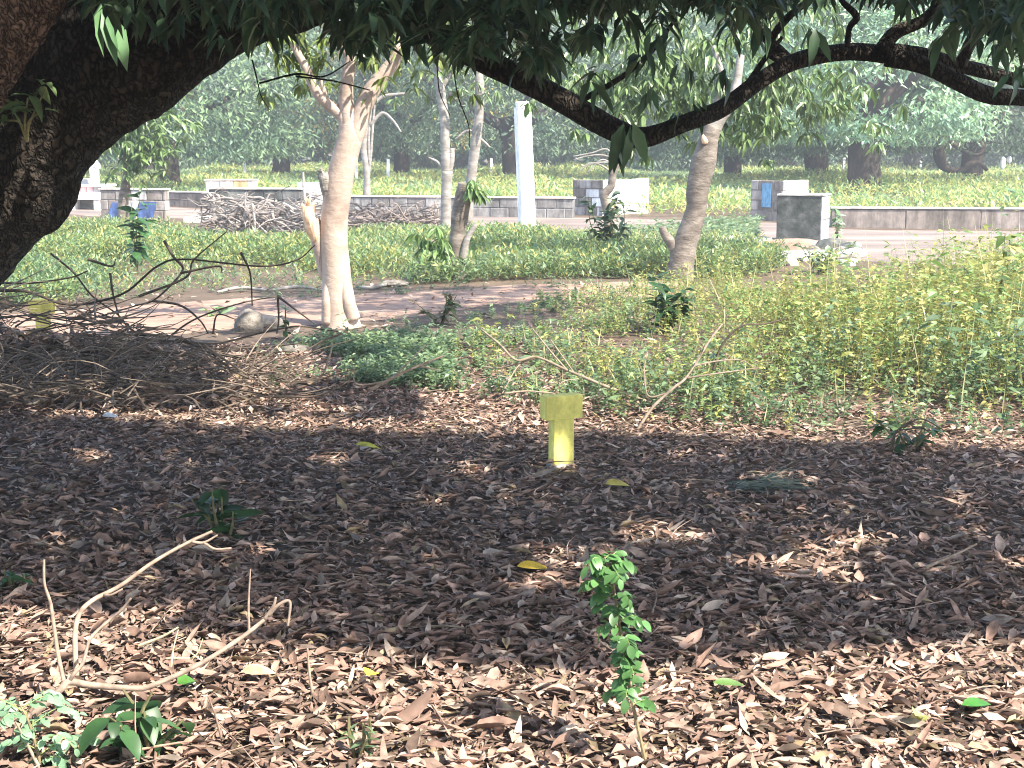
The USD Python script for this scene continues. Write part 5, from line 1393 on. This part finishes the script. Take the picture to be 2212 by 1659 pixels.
for i, ln in enumerate(lines):
    lowy = max(p[1] for p in ln)
    y = G(0, max(lowy + 8, 770))[1] + r.uniform(-0.4, 0.5)
    if lowy > 800:
        y = G(0, lowy + 8)[1]
    col = np.array(TWD) * r.uniform(0.45, 0.9) if lowy < 770 else np.array(TW) * r.uniform(0.4, 0.75)
    M("branch", tintv(limb([(a, b, y + r.uniform(-0.1, 0.1)) for a, b in ln], np.linspace(r.uniform(2.2, 3.6), r.uniform(1.0, 1.6), len(ln)), sides=7, n=len(ln) * 6, rough=0.1, rscale=20, seed=i), col, 0.2, i), "twig_wood", bh_, smooth=True)
tw = []
for i in range(1000):
    a = r.uniform(-60, 300) if i % 2 else r.uniform(-60, 640); top_ = np.interp(a, [-60, 120, 220, 300, 420, 640], [610, 635, 670, 700, 735, 770]); b = top_ + (860 - top_) * r.random() ** 0.8
    y = G(0, max(b, 760) + r.uniform(5, 60))[1]
    if 40 < a < 150 and b < 750 and r.random() < 0.85:
        continue
    p0 = P(a, b, y); az = r.random() * 2 * np.pi; l = r.uniform(0.15, 0.6)
    d = np.array([math.cos(az), math.sin(az), r.uniform(-0.4, 0.45)]) * l
    p0[2] = max(p0[2], 0.03)
    e = p0 + d; e[2] = max(e[2], 0.02)
    tw.append(tintv(tube([p0, (p0 + e) / 2 + r.normal(0, 0.05 * l, 3), e], [r.uniform(0.004, 0.009), 0.004, 0.002], sides=4, n=6), np.array(TW) * r.uniform(0.15, 0.6)))
M("twig_tangle", join(tw), "twig_wood", bh_, kind="stuff")
n = 4200
a = r.uniform(-80, 560, n); b = np.interp(a, [-80, 200, 420, 560], [700, 725, 770, 800]) + r.random(n) * (865 - np.interp(a, [-80, 200, 420, 560], [700, 725, 770, 800])); yy = G(0, np.maximum(b, 770) + 15)[:, 1] + r.uniform(-0.2, 0.4, n)
B = P(a, b, yy); hb = np.clip((400 - a) / 500, 0.1, 1) * 0.35
B[:, 2] = np.clip(B[:, 2], 0.02, None)
az = r.random(n) * 2 * np.pi
pick = pal[r.integers(0, len(pal), n)] * r.uniform(0.55, 1.1, (n, 1))
L = r.uniform(0.07, 0.17, n)
M("dead_leaves", leaves(B, np.stack([np.cos(az), np.sin(az), r.uniform(-1.4, 0.2, n)], -1), r.normal(0, 1, (n, 3)), L, L * 0.28, r.uniform(-0.5, 0.5, n), r.uniform(0.2, 1.2, n), pick, 3, r.normal(0, 0.9, n)), "dry_leaf", bh_, kind="stuff")


# heaps of cut branches near the walls
def cut_heap(label, u0, u1, v0, v1, y, nb, nt, seed, col):
    r = R(seed)
    root = T("branch_heap", label, "branch heap", P((u0 + u1) / 2, v1, y) * [1, 1, 0])
    for i in range(nb):
        a, b = r.uniform(u0, u1), r.uniform(v0 + 10, v1)
        ln = [(a, b, y + r.uniform(-0.5, 0.5))]
        hd = r.uniform(-0.7, 0.7) + (np.pi if r.random() < 0.5 else 0)
        for k in range(3):
            hd += r.normal(0, 0.55)
            st_ = r.uniform(18, 34)
            ln.append((np.clip(ln[-1][0] + math.cos(hd) * st_, u0 - 10, u1 + 10), np.clip(ln[-1][1] - math.sin(hd) * st_, v0 - 6, v1 + 4), ln[0][2]))
        M("branch", tintv(limb(ln, np.linspace(r.uniform(2.4, 4.4), 1.3, 4), sides=7, n=16, rough=0.1, rscale=8, seed=i), np.array(col) * r.uniform(0.6, 1.25), 0.2, i), "twig_wood", root, smooth=True)
    tw = []
    for i in range(nt):
        a, b = r.uniform(u0, u1), r.uniform(v0 + 8, v1 + 4)
        p0 = P(a, b, y + r.uniform(-0.6, 0.7)); az = r.random() * 2 * np.pi
        e = p0 + np.array([math.cos(az), math.sin(az), r.uniform(-0.5, 0.5)]) * r.uniform(0.2, 0.6)
        tw.append(tintv(tube([p0, (p0 + e) / 2 + r.normal(0, 0.05, 3), e], [0.012, 0.009, 0.005], sides=4, n=5), np.array(col) * r.uniform(0.4, 1.1)))
    M("twig_tangle", join(tw), "twig_wood", root, kind="stuff")
    return root


h1 = cut_heap("big heap of grey cut branches in front of the dark block wall", 445, 690, 424, 516, 25.5, 74, 420, 311, (0.27, 0.235, 0.21))
for pts in ([(664, 500, 25.2), (660, 450, 25.2), (656, 400, 25.2), (655, 372, 25.2)], [(612, 440, 25.2), (640, 455, 25.2), (660, 468, 25.2)], [(548, 512, 25.2), (550, 480, 25.2), (545, 440, 25.2)]):
    M("branch", tintv(limb(pts, [3.5, 3, 2.6, 2][:len(pts)], sides=7, n=16), (0.36, 0.33, 0.30)), "twig_wood", h1, smooth=True)
cut_heap("long low heap of cut branches between the pale tree and the grey tree", 752, 955, 446, 506, 25.8, 44, 300, 312, (0.25, 0.205, 0.175))

# ------------------------------------------------------------------ air
usdkit.material(stage, LK + "/air", {"v": ("principled_volume", {"color": (0.93, 0.97, 1.0), "density": HAZE, "anisotropy": 0.2})}, volume="v.volume")
M("haze", boxm([-140, -60, -1.2], [280, 0, 0], [0, 200, 0], [0, 0, 24.2]), "air", label="thin bright haze hanging between the trees and walls", cat="haze", kind="stuff")
